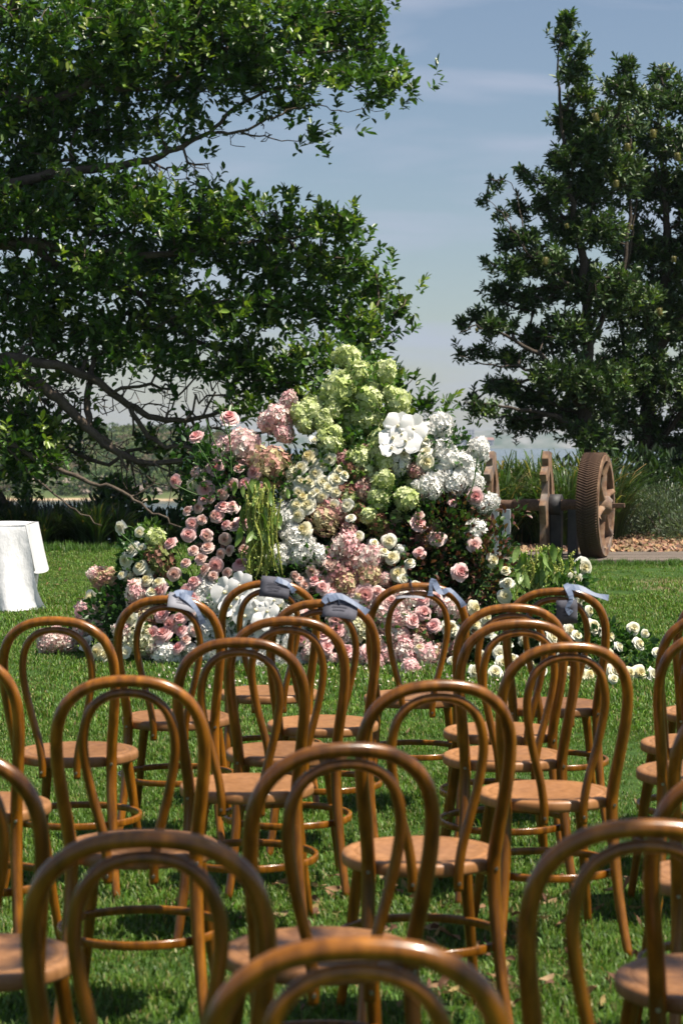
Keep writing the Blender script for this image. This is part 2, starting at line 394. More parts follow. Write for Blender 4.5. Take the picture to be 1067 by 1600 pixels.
# ------------------------------------------------------------------ grass (tufts instanced by geometry nodes: stuff)
def blade_tuft(name, nb, rad, hmin, hmax, w, base, dry):
    g = G(); a = rng.uniform(0, 2 * np.pi, nb); r = rad * np.sqrt(rng.uniform(0, 1, nb)); P = np.stack([r * np.cos(a), r * np.sin(a), np.zeros(nb)], -1)
    H = rng.uniform(hmin, hmax, nb); lean = rng.uniform(.1, 1.1, nb); la = rng.uniform(0, 2 * np.pi, nb)
    L = np.stack([np.cos(la), np.sin(la), np.zeros(nb)], -1); side = np.stack([-np.sin(la + rng.uniform(-.8, .8, nb)), np.cos(la), np.zeros(nb)], -1)
    W = (w * rng.uniform(.7, 1.3, nb))[:, None]
    up = np.array([0, 0, 1.0])
    b = P; mid = P + up * (H * .62)[:, None] + L * (H * lean * .3)[:, None]; tip = P + up * (H * (1 - .25 * lean))[:, None] + L * (H * lean * .95)[:, None]
    V = np.stack([b - side * W * .5, b + side * W * .5, mid + side * W * .45, mid - side * W * .45, tip], 1)
    q = np.array([[0, 1, 2, 3]])[None] + (np.arange(nb) * 5)[:, None, None]; t = np.array([[3, 2, 4]])[None] + (np.arange(nb) * 5)[:, None, None]
    c = shade(nb, base, .35, .15); dm = rng.uniform(size=nb) < dry; c[dm] = shade(dm.sum(), (.23, .2, .08), .3)
    g.add(V.reshape(-1, 3), q.reshape(-1, 4), c); g.f.append(t.reshape(-1, 3)); g.c.append(c); g.s.append(np.full(nb, True))
    return bpy.data.objects.new(name, g.mesh(name, M_GRASS, True))
def scatter(name, src, P, S, parent=None):
    n = len(P); me = bpy.data.meshes.new(name); me.vertices.add(n); me.vertices.foreach_set('co', np.asarray(P).ravel())
    a = me.attributes.new('rot', 'FLOAT_VECTOR', 'POINT'); r = np.stack([rng.uniform(-.12, .12, n), rng.uniform(-.12, .12, n), rng.uniform(0, 6.28, n)], -1); a.data.foreach_set('vector', r.ravel())
    a = me.attributes.new('sca', 'FLOAT', 'POINT'); a.data.foreach_set('value', np.asarray(S, float))
    me.update(); o = link(name, me, parent)
    t = bpy.data.node_groups.new(name, 'GeometryNodeTree')
    t.interface.new_socket('Geometry', in_out='INPUT', socket_type='NodeSocketGeometry'); t.interface.new_socket('Geometry', in_out='OUTPUT', socket_type='NodeSocketGeometry')
    gi = t.nodes.new('NodeGroupInput'); go = t.nodes.new('NodeGroupOutput')
    mp_ = t.nodes.new('GeometryNodeMeshToPoints'); ip = t.nodes.new('GeometryNodeInstanceOnPoints'); oi = t.nodes.new('GeometryNodeObjectInfo')
    oi.inputs['Object'].default_value = src; oi.inputs['As Instance'].default_value = True
    ra = t.nodes.new('GeometryNodeInputNamedAttribute'); ra.data_type = 'FLOAT_VECTOR'; ra.inputs['Name'].default_value = 'rot'
    sa = t.nodes.new('GeometryNodeInputNamedAttribute'); sa.data_type = 'FLOAT'; sa.inputs['Name'].default_value = 'sca'
    L = t.links.new; L(gi.outputs[0], mp_.inputs[0]); L(mp_.outputs[0], ip.inputs['Points']); L(oi.outputs['Geometry'], ip.inputs['Instance'])
    L(ra.outputs[0], ip.inputs['Rotation']); L(sa.outputs[0], ip.inputs['Scale']); L(ip.outputs[0], go.inputs[0])
    md = o.modifiers.new('scatter', 'NODES'); md.node_group = t; tag(o, kind='stuff'); return o
def lawn_points(d0, d1, dens, margin=.215):
    area = margin * (d1 ** 2 - d0 ** 2); n = int(area * dens)
    D = np.sqrt(rng.uniform(d0 ** 2, d1 ** 2, n)); x = rng.uniform(-1, 1, n) * (margin * D + .25)
    keep = np.ones(n, bool)
    bare = ((x - 3.15) / 1.0) ** 2 + ((D - 20.0) / 1.9) ** 2 + .5 * fbm(x * 3, D * 3, 5, 3)
    keep &= (bare > 1.0) | (rng.uniform(size=n) < .22)
    edge = np.where(x > 1.2, 22.85 + .05 * np.sin(x * 9), 25.2); keep &= D < edge
    x, D = x[keep], D[keep]; hgt = 1 + .32 * fbm(x * 1.3, D * 1.3, 11, 4)
    P = np.stack([x, D, terrain_z(x, D) - .004], -1); return P, hgt
GB = (.095, .17, .022)
t_near = [blade_tuft('grass_tuft', 46, .075, .016, .038, .0034, GB, .05), blade_tuft('grass_tuft', 46, .075, .014, .034, .0036, (.108, .195, .028), .05), blade_tuft('grass_tuft', 40, .08, .012, .03, .0034, (.055, .105, .018), .12)]
t_far = [blade_tuft('grass_tuft', 46, .11, .016, .042, .0062, (.12, .21, .028), .07), blade_tuft('grass_tuft', 44, .12, .014, .036, .006, (.078, .15, .024), .11)]
for k, src in enumerate(t_near):
    P, h = lawn_points(3.0, 11.0, 125); scatter('lawn_grass', src, P, rng.uniform(.8, 1.25, len(P)) * h)
for k, src in enumerate(t_far):
    P, h = lawn_points(10.6, 25.3, 78); scatter('lawn_grass', src, P, rng.uniform(.8, 1.3, len(P)) * h)
# taller unmown tufts along the slab edge and the hedge foot
tall = blade_tuft('grass_tuft', 30, .05, .07, .16, .006, (.07, .15, .025), .08)
n = 380; x = rng.uniform(1.3, 6.0, n); P = np.stack([x, 22.85 - np.abs(rng.normal(0, .12, n)), np.full(n, gz(22.9))], -1)
n2_ = 520; x2 = rng.uniform(-6, .8, n2_); P2 = np.stack([x2, 25.2 - np.abs(rng.normal(0, .25, n2_)), np.full(n2_, gz(25))], -1)
scatter('edge_grass', tall, np.vstack([P, P2]), np.concatenate([rng.uniform(.25, .6, n), rng.uniform(.5, 1.0, n2_)]))

# ------------------------------------------------------------------ slab, mulch
m = Mat('old_sleeper'); n = m.noise(3, 5, stretch=(1, 6, 6)); n2 = m.noise(30, 4)
M_SLEEP = m.principled(m.mix(.4, m.ramp(n, [(.3, (.075, .06, .048)), (.7, (.2, .165, .135))]), m.ramp(n2, [(.3, (.09, .07, .06)), (.7, (.17, .14, .12))])), .85, .2, bump=n2, bstr=.5, bdist=.01)
z0 = gz(24.2)
deck = empty('timber_sleeper_platform', (4.2, 23.73, gz(23.73) - .045), label='weathered grey brown timber sleeper platform under the rusty gear wheel', cat='platform')
for k, (dy, x0, x1) in enumerate(((-.66, -2.5, 3.2), (-.22, -2.45, 3.2), (.22, -2.5, 3.2), (.66, -2.4, 3.2))):
    for (a, b) in ((x0, .3 + .25 * (k % 2)), (.31 + .25 * (k % 2), x1)):
        o = G().add(*box(((a + b) / 2, dy, .035 + .004 * (k % 3)), ((b - a) / 2 - .004, .212, .05)), smooth=False).obj('sleeper', M_SLEEP, deck); bevelled(o, .01)
m = Mat('wood_chip'); inf = m.attr(); M_CHIP = m.principled(inf, .9, .1)
g = G(); n = 9000; x = rng.uniform(1.9, 7.4, n); y = rng.uniform(24.5, 29.6, n); P = np.stack([x, y, terrain_z(x, y) + .012 + rng.uniform(0, .035, n)], -1)
M_ = frames(rnd_dirs(n, 1.2), rng.uniform(0, 6.28, n)); S = np.stack([rng.uniform(.02, .07, n), rng.uniform(.01, .028, n), rng.uniform(.004, .01, n)], -1)
bv, bf = box((0, 0, 0), (1, 1, 1)); stamp(g, bv, bf, M_, P, S, shade(n, (.27, .17, .105), .5, .15), smooth=False)
tag(g.obj('bark_mulch', M_CHIP, color=True), kind='stuff')
mm = Mat('mulch_bed'); n = mm.noise(25, 4)
xs = np.linspace(1.7, 7.8, 8); ys = np.linspace(24.45, 29.8, 8); X, Y = np.meshgrid(xs, ys); i = np.arange(7)[:, None] * 8 + np.arange(7)[None]
tag(G().add(np.stack([X, Y, terrain_z(X, Y) + .012], -1), np.stack([i, i + 1, i + 9, i + 8], -1).reshape(-1, 4)).obj('mulch_bed', mm.principled(mm.ramp(n, [(.3, (.07, .045, .03)), (.7, (.2, .13, .085))]), .95, .1)), kind='structure')

# ------------------------------------------------------------------ rusty winch with herringbone gear
m = Mat('rusty_iron'); n = m.noise(5, 6); n2 = m.noise(26, 5)
M_RUST = m.principled(m.mix(.45, m.ramp(n, [(.3, (.035, .02, .014)), (.5, (.085, .045, .026)), (.72, (.17, .10, .06))]), m.ramp(n2, [(.35, (.06, .035, .026)), (.7, (.24, .15, .10))])), .75, .3, bump=n2, bstr=.5, bdist=.006)
m = Mat('bleached_rust'); n = m.noise(4, 6); n2 = m.noise(12, 5)
M_RUST2 = m.principled(m.mix(.5, m.ramp(n, [(.35, (.11, .045, .026)), (.5, (.22, .115, .06)), (.68, (.17, .17, .18))]), m.ramp(n2, [(.35, (.08, .04, .028)), (.65, (.34, .24, .15))])), .75, .3, bump=n2, bstr=.5, bdist=.006)
m = Mat('dark_steel'); n = m.noise(9, 5)
M_DARK = m.principled(m.ramp(n, [(.3, (.02, .02, .022)), (.7, (.055, .05, .05))]), .6, .4)
m = Mat('galvanised'); n = m.noise(9, 5)
M_GALV = m.principled(m.ramp(n, [(.3, (.28, .3, .33)), (.7, (.48, .5, .53))]), .45, .5, metallic=.35)
WD = 23.25; WR = .565; wc = at(929, 792, WD)
zb = gz(WD) + .04
PH = R(16.5); wc.z = zb + WR
winch = empty('rusty_winch', (wc.x, wc.y, gz(WD) + .04), (0, 0, -PH), label='old rusty iron winch with a big herringbone gear wheel on a grey platform', cat='winch')
WH = WR                                 # hub height over the root
def ax(V):  # wheel built with its axis along z, turned so that z -> +x
    V = np.asarray(V, float); return np.stack([V[:, 2], V[:, 0], V[:, 1]], -1) + np.array([0, 0, WH])
hw = .108
V, Fq = lathe([(.46, -hw), (.535, -hw), (.535, hw), (.46, hw), (.455, hw - .03), (.455, -hw + .03), (.46, -hw)], 72)
gear = G().add(ax(V), Fq, smooth=False).obj('gear_wheel', M_RUST, winch)
# side faces of the rim carry the pale raised band
V, Fq = lathe([(.475, hw + .001), (.54, hw + .001), (.54, hw + .016), (.475, hw + .016), (.475, hw + .001)], 72)
G().add(ax(V), Fq, smooth=False).obj('rim', M_RUST2, gear)
NT = 118
def tooth():
    w = .0085; r0, r1 = .528, WR; k = .19      # chevron: angle shift at the middle
    out = []; ff = []
    for s in (-1, 1):
        a = []
        for (z, sh) in ((0.0, k), (s * hw, 0.0)):
            for (r, ww) in ((r0, w * 1.1), (r1, w * .6)):
                for q in (-1, 1):
                    t = sh * .42 + q * ww / r
                    a.append([r * math.cos(t), r * math.sin(t), z])
        b = len(out); out += a
        # order: 0 r0-,1 r0+,2 r1-,3 r1+ at z=0 ; 4..7 at z=hw
        ff += [[b + 2, b + 3, b + 7, b + 6], [b + 0, b + 2, b + 6, b + 4], [b + 1, b + 5, b + 7, b + 3], [b + 4, b + 6, b + 7, b + 5]]
    return np.array(out), np.array(ff)
tv, tf = tooth(); V = ax(tv) - np.array([0, 0, WH]); tm = G().add(V, tf, smooth=False).mesh('tooth', M_RUST)
for k in range(NT):
    link('tooth', tm, gear, (0, 0, WH), (2 * math.pi * k / NT, 0, 0))
V, Fq = lathe([(.045, -.13), (.10, -.13), (.105, .0), (.10, .15), (.06, .19), (.045, .19)], 24); G().add(ax(V), Fq).obj('hub', M_RUST2, gear)
for k in range(6):
    a = k * math.pi / 3 + .3; g = G(); c, s = math.cos(a), math.sin(a)
    P = np.array([[c * r, s * r, hw - .035] for r in (.08, .2, .35, .47)]); V, q, t = tube(ax(P), [.06, .045, .042, .075], 8, True, .55); g.add(V, q); g.obj('spoke', M_RUST2, gear)
g = G(); g.add(*box((.22, 0, WH), (.10, .024, .024)), smooth=False); bevelled(g.obj('shaft_end', M_RUST, winch), .006)
g = G(); add_tube(g, [[-1.35, 0, WH], [-.9, 0, WH], [-.895, 0, WH]], [.05, .05, .05], 16); add_tube(g, [[-.89, 0, WH], [-.14, 0, WH]], .062, 16); g.obj('axle', M_RUST, winch)
g = G(); add_tube(g, [[-.52, 0, WH], [-.36, 0, WH]], .115, 20); g.obj('bearing', M_DARK, winch)
def bracket(x):
    # pawl-and-frame casting: tall irregular profile with an opening, 6 cm thick
    o = np.array([(-.13, -.55), (.13, -.55), (.11, -.2), (.15, .0), (.14, .14), (.10, .3), (.06, .42), (.045, .56), (-.03, .58), (-.07, .50), (-.06, .42), (-.14, .33), (-.11, .25), (-.07, .28), (-.08, .12), (-.15, 0), (-.12, -.2)])
    h = np.array([(.0, .08), (.05, .1), (.04, .26), (.01, .38), (-.03, .3), (-.035, .15)])
    o = o * [1.75, 1]; h = h * [1.75, 1]
    g = G()
    import mathutils
    tess = mathutils.geometry.tessellate_polygon([[Vector((a, b, 0)) for a, b in o], [Vector((a, b, 0)) for a, b in h]])
    P = np.vstack([o, h]); nO, nH = len(o), len(h)
    for sx, flip in ((-.035, 1), (.035, -1)):
        V = np.stack([np.full(len(P), x + sx), P[:, 0], P[:, 1] + WH], -1); T = np.array(tess)[:, ::flip]; g.add(V, T, smooth=False)
    V = np.concatenate([np.stack([np.full(len(P), x - .035), P[:, 0], P[:, 1] + WH], -1), np.stack([np.full(len(P), x + .035), P[:, 0], P[:, 1] + WH], -1)]); n = len(P)
    f = [[i, (i + 1) % nO, (i + 1) % nO + n, i + n] for i in range(nO)] + [[nO + i, nO + (i + 1) % nH, nO + (i + 1) % nH + n, nO + i + n] for i in range(nH)]
    g.add(V, f, smooth=False); return g
bevelled(bracket(-.52).obj('bracket', M_RUST2, winch), .008); bevelled(bracket(-1.13).obj('bracket', M_RUST2, winch), .008)
for x, w, mt in ((-.24, .05, M_DARK), (-.42, .06, M_DARK), (-1.12, .05, M_DARK)):
    bevelled(G().add(*box((x, .02, .27), (w, .06, .29)), smooth=False).obj('post', mt, winch), .006)
for x in (-1.06, -.93):
    bevelled(G().add(*box((x, -.16, .24), (.045, .02, .28)), smooth=False).obj('post', M_GALV, winch), .004)
g = G(); add_tube(g, [[-.96, -.12, .34], [-.96, -.12, .44]], .035, 12); g.obj('bolt', M_GALV, winch)

# ------------------------------------------------------------------ trees
def pad_points(pads, n, D0, depth, shell=.55):
    """shoot positions spread through the crown masses; pads = (px, py, rx, ry[, weight])"""
    A = np.array([p[2] * p[3] * (p[4] if len(p) > 4 else 1) for p in pads], float); cnt = rng.multinomial(n, A / A.sum()); out = []; nrm = []
    for p, c in zip(pads, cnt):
        D = D0 + rng.uniform(-.5, .5) * depth * .6; s = D / FPX
        ctr = np.array(at(p[0], p[1], D)); R3 = np.array([p[2] * s, max(.5 * (p[2] + p[3]) * s, .12) * 1.3, p[3] * s])
        d = rnd_dirs(c, .25); r = rng.uniform(0, 1, (c, 1)) ** (1 / 3) * .55 + .45; r = np.where(rng.uniform(size=(c, 1)) < shell, r, rng.uniform(0, 1, (c, 1)))
        out.append(ctr + d * R3 * r * 1.05); nrm.append(d)
    return np.vstack(out), np.vstack(nrm)
def grow(nodes, par, targets, step=.22, sag=.25, bias=.35):
    """attach every target to the growing skeleton; returns nodes, parents and tip ids"""
    N = [np.array(p, float) for p in nodes]; P_ = list(par); tips = []
    root = N[0]; order = np.argsort(np.min(np.linalg.norm(targets[:, None] - np.array(N)[None], axis=2), axis=1)); A = np.zeros((len(N) + len(targets) * 12 + 10, 3)); A[:len(N)] = N; cnt = len(N)
    pl = np.zeros(len(A)); 
    for i in range(1, cnt): pl[i] = pl[P_[i]] + np.linalg.norm(A[i] - A[P_[i]])
    for t in order:
        T = targets[t]; d = np.linalg.norm(A[:cnt] - T, axis=1); k = int(np.argmin(d + bias * pl[:cnt] * .3)); L = d[k]; m_ = max(1, min(10, int(L / step)))
        a = A[k].copy(); side = rng.normal(size=3) * .06 * L; prev = k
        for q in range(1, m_ + 1):
            f = q / m_; b = a * (1 - f) + T * f + side * math.sin(math.pi * f) - np.array([0, 0, sag * L * .35]) * math.sin(math.pi * f)
            if q == m_: b = T
            if cnt >= len(A): A = np.vstack([A, np.zeros((1000, 3))]); pl = np.concatenate([pl, np.zeros(1000)])
            A[cnt] = b; P_.append(prev); pl[cnt] = pl[prev] + np.linalg.norm(b - A[prev]); prev = cnt; cnt += 1
        tips.append((t, prev))
    return A[:cnt], P_, tips
def skeleton_mesh(g, A, par, fixed, rtip=.006, p=2.3, rmax=.2, seg=5):
    n = len(A); w = np.zeros(n); ch = [[] for _ in range(n)]
    for i in range(1, n):
        if par[i] >= 0: ch[par[i]].append(i)
    for i in range(n - 1, -1, -1):
        w[i] += rtip ** p if not ch[i] else 0
        if i > 0 and par[i] >= 0: w[par[i]] += w[i]
    r = np.minimum(w ** (1 / p), rmax)
    for i, v in fixed.items(): r[i] = max(v, r[i] if i not in fixed else v)
    # chains
    starts = [(None, i) for i in range(n) if par[i] < 0] if False else []
    stack = [(-1, i) for i in range(n) if par[i] < 0]
    while stack:
        a, b = stack.pop(); chain = ([a] if a >= 0 else []) + [b]; cur = b
        while ch[cur]:
            c = sorted(ch[cur], key=lambda q: -r[q]); [stack.append((cur, q)) for q in c[1:]]; cur = c[0]; chain.append(cur)
        if len(chain) > 1:
            rr = r[chain].copy()
            if a >= 0: rr[0] = min(rr[0], rr[1] * 1.15)
            add_tube(g, A[chain], rr, 7 if rr.max() > .03 else seg if rr.max() > .012 else 3, cap=False)
    return r
def limb_nodes(limbs, D0):
    """limbs = list of polylines [(px, py, dD, radius), ...]; 'start' index joins an earlier node by proximity"""
    N = []; par = []; fx = {}
    for li, L in enumerate(limbs):
        P = np.array([list(at(a, b, D0 + d)) for a, b, d, r in L]); rr = np.array([q[3] for q in L]); C = catmull(np.hstack([P, rr[:, None]]), 5)
        C[:, :3] += rng.normal(0, .012, (len(C), 3))
        prev = -1
        if N:
            dd = np.linalg.norm(np.array(N) - C[0, :3], axis=1); prev = int(dd.argmin())
        for c in C:
            N.append(c[:3]); par.append(prev); prev = len(N) - 1; fx[prev] = float(c[3])
    return N, par, fx

# ---- fig tree on the left (its trunk stands just outside the frame)
FD = 26.0
limbs = [
 [(-190, 875, 0, .34), (-185, 760, 0, .30), (-170, 640, 0, .27), (-150, 520, .2, .24), (-130, 380, .3, .2), (-100, 240, .3, .16), (-60, 120, .3, .12), (10, 20, .2, .08), (60, -60, .2, .05)],
 [(-170, 620, 0, .2), (-100, 560, -.2, .16), (-20, 560, -.3, .13), (60, 600, -.3, .10), (110, 640, -.3, .085), (140, 672, -.3, .075), (180, 705, -.3, .06), (230, 722, -.2, .05), (300, 716, -.1, .04), (370, 690, 0, .03), (430, 670, .1, .02)],
 [(-20, 560, -.3, .1), (60, 565, -.3, .085), (140, 590, -.2, .07), (200, 630, -.1, .06), (260, 655, 0, .05), (330, 650, .1, .035), (400, 620, .2, .02)],
 [(150, 520, .1, .03), (143, 580, -.1, .05), (138, 640, -.2, .06), (140, 672, -.3, .06)],
 [(140, 672, -.3, .05), (170, 690, -.3, .04), (200, 735, -.3, .02)],
 [(200, 630, -.1, .045), (240, 690, -.2, .04), (290, 700, -.2, .032), (350, 720, -.2, .02)],
 [(-180, 700, 0, .15), (-80, 690, -.5, .09), (0, 690, -.6, .06), (60, 716, -.7, .045), (130, 750, -.8, .035), (190, 768, -.9, .028), (240, 800, -1, .02), (290, 826, -1.1, .012)],
 [(0, 690, -.6, .03), (50, 740, -.8, .02), (110, 790, -1, .015), (160, 822, -1.2, .01)],
 [(-185, 800, 0, .2), (-90, 790, .2, .13), (-10, 752, .4, .09), (30, 700, .5, .06), (70, 690, .5, .03)],
 [(-10, 752, .4, .06), (12, 800, .4, .07), (22, 860, .4, .08)],
 [(-145, 440, .2, .15), (-60, 390, 0, .12), (40, 380, -.2, .1), (130, 395, -.2, .08), (220, 400, -.2, .06), (300, 395, -.1, .045), (380, 380, 0, .03), (470, 370, 0, .02), (545, 352, 0, .01)],
 [(40, 380, -.2, .08), (120, 430, 0, .07), (220, 460, .2, .055), (330, 470, .2, .045), (430, 478, .2, .035), (520, 500, .2, .025), (590, 498, .2, .015), (630, 478, .2, .008)],
 [(220, 460, .2, .04), (300, 530, .2, .035), (400, 560, .2, .03), (480, 590, .2, .025), (560, 610, .2, .018), (620, 608, .2, .012), (650, 590, .2, .006)],
 [(330, 650, .1, .02), (420, 610, .3, .025), (500, 632, .4, .025), (580, 645, .4, .018), (650, 660, .4, .012), (700, 640, .4, .006)],
 [(-120, 330, .3, .13), (-20, 300, 0, .1), (80, 272, -.1, .08), (160, 264, -.1, .07), (230, 250, -.1, .06), (285, 228, -.1, .045), (330, 206, 0, .035), (372, 166, 0, .03), (430, 140, 0, .024), (500, 130, 0, .018), (570, 137, 0, .012), (640, 132, 0, .006)],
 [(330, 206, 0, .03), (375, 207, 0, .025), (430, 182, 0, .02), (480, 165, 0, .012), (530, 172, 0, .008), (600, 172, 0, .005)],
 [(375, 207, 0, .02), (420, 215, 0, .012), (470, 225, 0, .008), (505, 212, 0, .005)],
 [(-60, 120, .3, .09), (50, 160, .1, .08), (140, 130, 0, .07), (190, 90, 0, .055), (260, 60, 0, .045), (350, 75, 0, .035), (430, 80, 0, .025), (510, 82, 0, .016), (590, 75, 0, .008)],
 [(140, 130, 0, .05), (220, 140, 0, .04), (300, 110, 0, .03), (380, 40, 0, .02), (470, 20, 0, .012), (570, 15, 0, .006)],
]
pads = [(60, 50, 120, 90), (180, 40, 120, 80), (300, 30, 110, 65), (415, 40, 95, 60), (510, 45, 75, 48), (572, 22, 38, 26), (570, 70, 45, 20), (612, 128, 42, 20), (560, 118, 50, 16), (590, 155, 40, 12), (475, 120, 60, 26), (390, 120, 65, 45), (310, 110, 70, 55), (210, 120, 80, 55), (100, 160, 110, 60), (10, 200, 80, 80), (275, 196, 58, 26), (190, 205, 70, 30), (60, 250, 90, 35), (492, 207, 22, 9), (460, 160, 40, 16),
 (-40, 340, 90, 60), (60, 340, 70, 40), (150, 335, 75, 38), (235, 325, 60, 32), (310, 318, 50, 30), (370, 335, 55, 32), (440, 352, 55, 36), (505, 352, 55, 26), (545, 348, 24, 16), (330, 380, 90, 40), (430, 410, 90, 38), (520, 420, 62, 30), (575, 450, 50, 26), (620, 478, 24, 16), (240, 415, 90, 45), (140, 430, 90, 45), (40, 450, 80, 55), (60, 515, 95, 48), (165, 525, 90, 36), (265, 500, 90, 42), (350, 490, 80, 40), (450, 480, 70, 36), (535, 495, 55, 24), (570, 555, 36, 28), (500, 560, 60, 34), (420, 575, 65, 32), (345, 575, 60, 24), (250, 555, 60, 22), (608, 588, 36, 15), (646, 590, 12, 7), (672, 630, 34, 11), (635, 645, 26, 15), (690, 640, 16, 8), (460, 620, 60, 22), (560, 530, 60, 24),
 (50, 290, 95, 34, .8), (150, 288, 80, 26, .7), (215, 300, 50, 22, .6), (20, 590, 60, 26, .7), (110, 575, 60, 22, .6), (15, 650, 50, 34, .9), (40, 700, 60, 40, .9), (70, 660, 40, 22, .6),
 (285, 742, 34, 34, .8), (250, 690, 40, 18, .6), (160, 752, 36, 14, .5), (210, 770, 30, 22, .6), (110, 665, 50, 18, .5), (300, 670, 50, 18, .6), (380, 640, 50, 24, .7), (120, 700, 30, 20, .5), (30, 745, 40, 22, .8), (15, 660, 45, 28, .6), (60, 690, 42, 26, .6), (25, 720, 45, 26, .7), (80, 730, 30, 14, .5)]
T, Tn = pad_points(pads, 3000, FD, 2.4); order_ = rng.permutation(len(T)); T, Tn = T[order_], Tn[order_]
N, par, fx = limb_nodes(limbs, FD)
BT, _ = pad_points([(90, 620, 130, 40), (250, 640, 130, 45), (340, 600, 90, 50), (200, 705, 130, 26), (390, 650, 80, 45), (480, 610, 60, 40), (40, 655, 60, 40), (280, 265, 60, 20), (380, 210, 60, 20), (120, 720, 110, 30), (240, 760, 70, 40), (330, 700, 60, 50)], 900, FD, 1.4)
A, par, tips = grow(N, par, np.vstack([T, BT]), .2, .2)
T = np.vstack([T, T + rng.normal(0, .13, T.shape), T[:int(len(T) * .3)] + rng.normal(0, .2, (int(len(T) * .3), 3))]); Tn = np.vstack([Tn, Tn, Tn[:int(len(Tn) * .3)]])
fig = empty('fig_tree', (float(N[0][0]), float(N[0][1]), gz(FD) - .2), label='huge spreading fig tree with dark glossy leaves reaching in from the left', cat='tree')
off = np.array(fig.location)
def shift(g, o):
    g.v = [v - o for v in g.v]; return g
g = G(); skeleton_mesh(g, A, par, {k_: v_ * .72 for k_, v_ in fx.items()}, .0062, 2.25)
V, q, _ = tube(np.array([[N[0][0], N[0][1], gz(FD) - .25], N[0], N[3]]), [.45, .36, .33], 14, False)
g2 = G().add(V, q); shift(g2, off).obj('trunk', M_BARK, fig); shift(g, off).obj('branches', M_BARK, fig)
def shoots(g, T, Dn, nl, size, base, young, up=.55, spread=1.0, width=1.0, yfrac=.12):
    n = len(T); k = nl; ax_ = Dn * .7 + rnd_dirs(n, .3) * .6; ax_[:, 2] += up; ax_ /= np.linalg.norm(ax_, axis=1)[:, None]
    P = np.repeat(T, k, 0); a = np.repeat(ax_, k, 0); m_ = len(P); tt = np.tile(np.linspace(0, 1, k), n)[:, None]
    rad = rnd_dirs(m_); rad -= a * np.sum(rad * a, 1)[:, None]; rad /= np.linalg.norm(rad, axis=1)[:, None] + 1e-6
    P = P - a * (1 - tt) * size * 1.5 * rng.uniform(.6, 1.2, (m_, 1)); d = a * (.25 + .75 * tt) + rad * spread * (1.1 - .6 * tt) + rnd_dirs(m_) * .25
    S = size * rng.uniform(.65, 1.2, m_); c = shade(m_, base, .35, .12)
    yy = np.repeat(rng.uniform(size=n) < yfrac, k); c[yy] = shade(yy.sum(), young, .25); 
    # leaf blade normal (local y) turned roughly to the sky
    M_ = frames(d); upv = np.array([0, 0, 1.0]); sp = np.arctan2(-np.einsum('ni,i->n', M_[:, :, 0], upv), np.einsum('ni,i->n', M_[:, :, 1], upv)) + rng.normal(0, .6, m_)
    return P, d, S, c, sp
P, d, S, c, sp = shoots(g, T, Tn, 9, .115, (.055, .112, .019), (.17, .24, .04), yfrac=.16)
g = G(); leaves(g, P, d, S, c, 1.12, sp); shift(g, off); crown = tag(g.obj('crown', M_FIG, fig, True), kind='stuff')
# leaves that show largest, each a part of its own
lm = G(); leaves(lm, np.zeros((1, 3)), np.array([[0, 0, 1.0]]), np.array([1.0]), np.array([[.045, .095, .022]]), 1.0, np.zeros(1), 'big'); lm = lm.mesh('leaf', M_FIG, True)
front = np.argsort(T[:, 1])[:1400]; pick = rng.choice(front, 280, replace=False)
for t in pick:
    dd = Vector(rnd_dirs(1, .5)[0] * [1, 1, 1]); o = link('leaf', lm, fig, Vector(T[t] + np.array([0, -.03, .02])) - Vector(off), dd.to_track_quat('Z', 'Y').to_euler(), rng.uniform(.10, .13))

# ---- banksia trees on the right
def banksia(limbs, pads, n, D0, depth, label, spikes, nl=15, size=.095, base=(.058, .10, .034)):
    N, par, fx = limb_nodes(limbs, D0); T, Tn = pad_points(pads, n, D0, depth); A, par, tips = grow(N, par, T, .2, .05, .5); hh = len(T) // 5; pm = rng.permutation(len(T)); T, Tn = T[pm], Tn[pm]; T = np.vstack([T, T[:hh] + rng.normal(0, .1, (hh, 3))]); Tn = np.vstack([Tn, Tn[:hh]])
    e = empty('banksia_tree', (float(N[0][0]), float(N[0][1]), float(terrain_z(np.array(N[0][0]), np.array(N[0][1]))) - .05), label=label, cat='tree'); off = np.array(e.location)
    g = G(); fx = {k_: v_ * .72 for k_, v_ in fx.items()}; skeleton_mesh(g, A, par, fx, .007, 2.4); shift(g, off).obj('branches', M_BARKD, e)
    V, q, _ = tube(np.array([off - [0, 0, .1], N[0], N[4]]), [fx[0] * 1.4, fx[0] * 1.1, fx[4] * 1.03], 12, False); shift(G().add(V, q), off).obj('trunk', M_BARKD, e)
    P, d, S, c, sp = shoots(None, T, Tn, nl, size, base, (.14, .21, .045), up=.5, spread=1.1, yfrac=.08)
    g = G(); leaves(g, P, d, S, c, .85, sp); shift(g, off); tag(g.obj('crown', M_BANKSIA, e, True), kind='stuff')
    sv, sf = lathe([(.001, -.5), (.2, -.48), (.27, -.3), (.29, 0), (.27, .3), (.18, .46), (.001, .5)], 10)
    for (px, py, dd, hpx) in spikes:
        p = at(px, py, D0 + dd); h = .8 * hpx / ppm(D0)
        g = G(); k = 260; dr = rnd_dirs(k); dr[:, 2] = rng.uniform(-.5, .5, k); rr = dr.copy(); rr[:, :2] /= np.linalg.norm(rr[:, :2], axis=1)[:, None] + 1e-6
        g.add(sv * h, sf, (.15, .13, .04)); pos = np.stack([rr[:, 0] * .27 * h, rr[:, 1] * .27 * h, dr[:, 2] * .92 * h], -1); nn = rr.copy(); nn[:, 2] = .15
        leaves(g, pos, nn, np.full(k, .14 * h), shade(k, (.24, .22, .075), .3), .5)
        o = g.obj('flower_spike', M_FLORAL, e, True); o.location = local(p, e); o.rotation_euler = (rng.uniform(-.2, .2), rng.uniform(-.2, .2), 0)
    return e
BD = 28.0
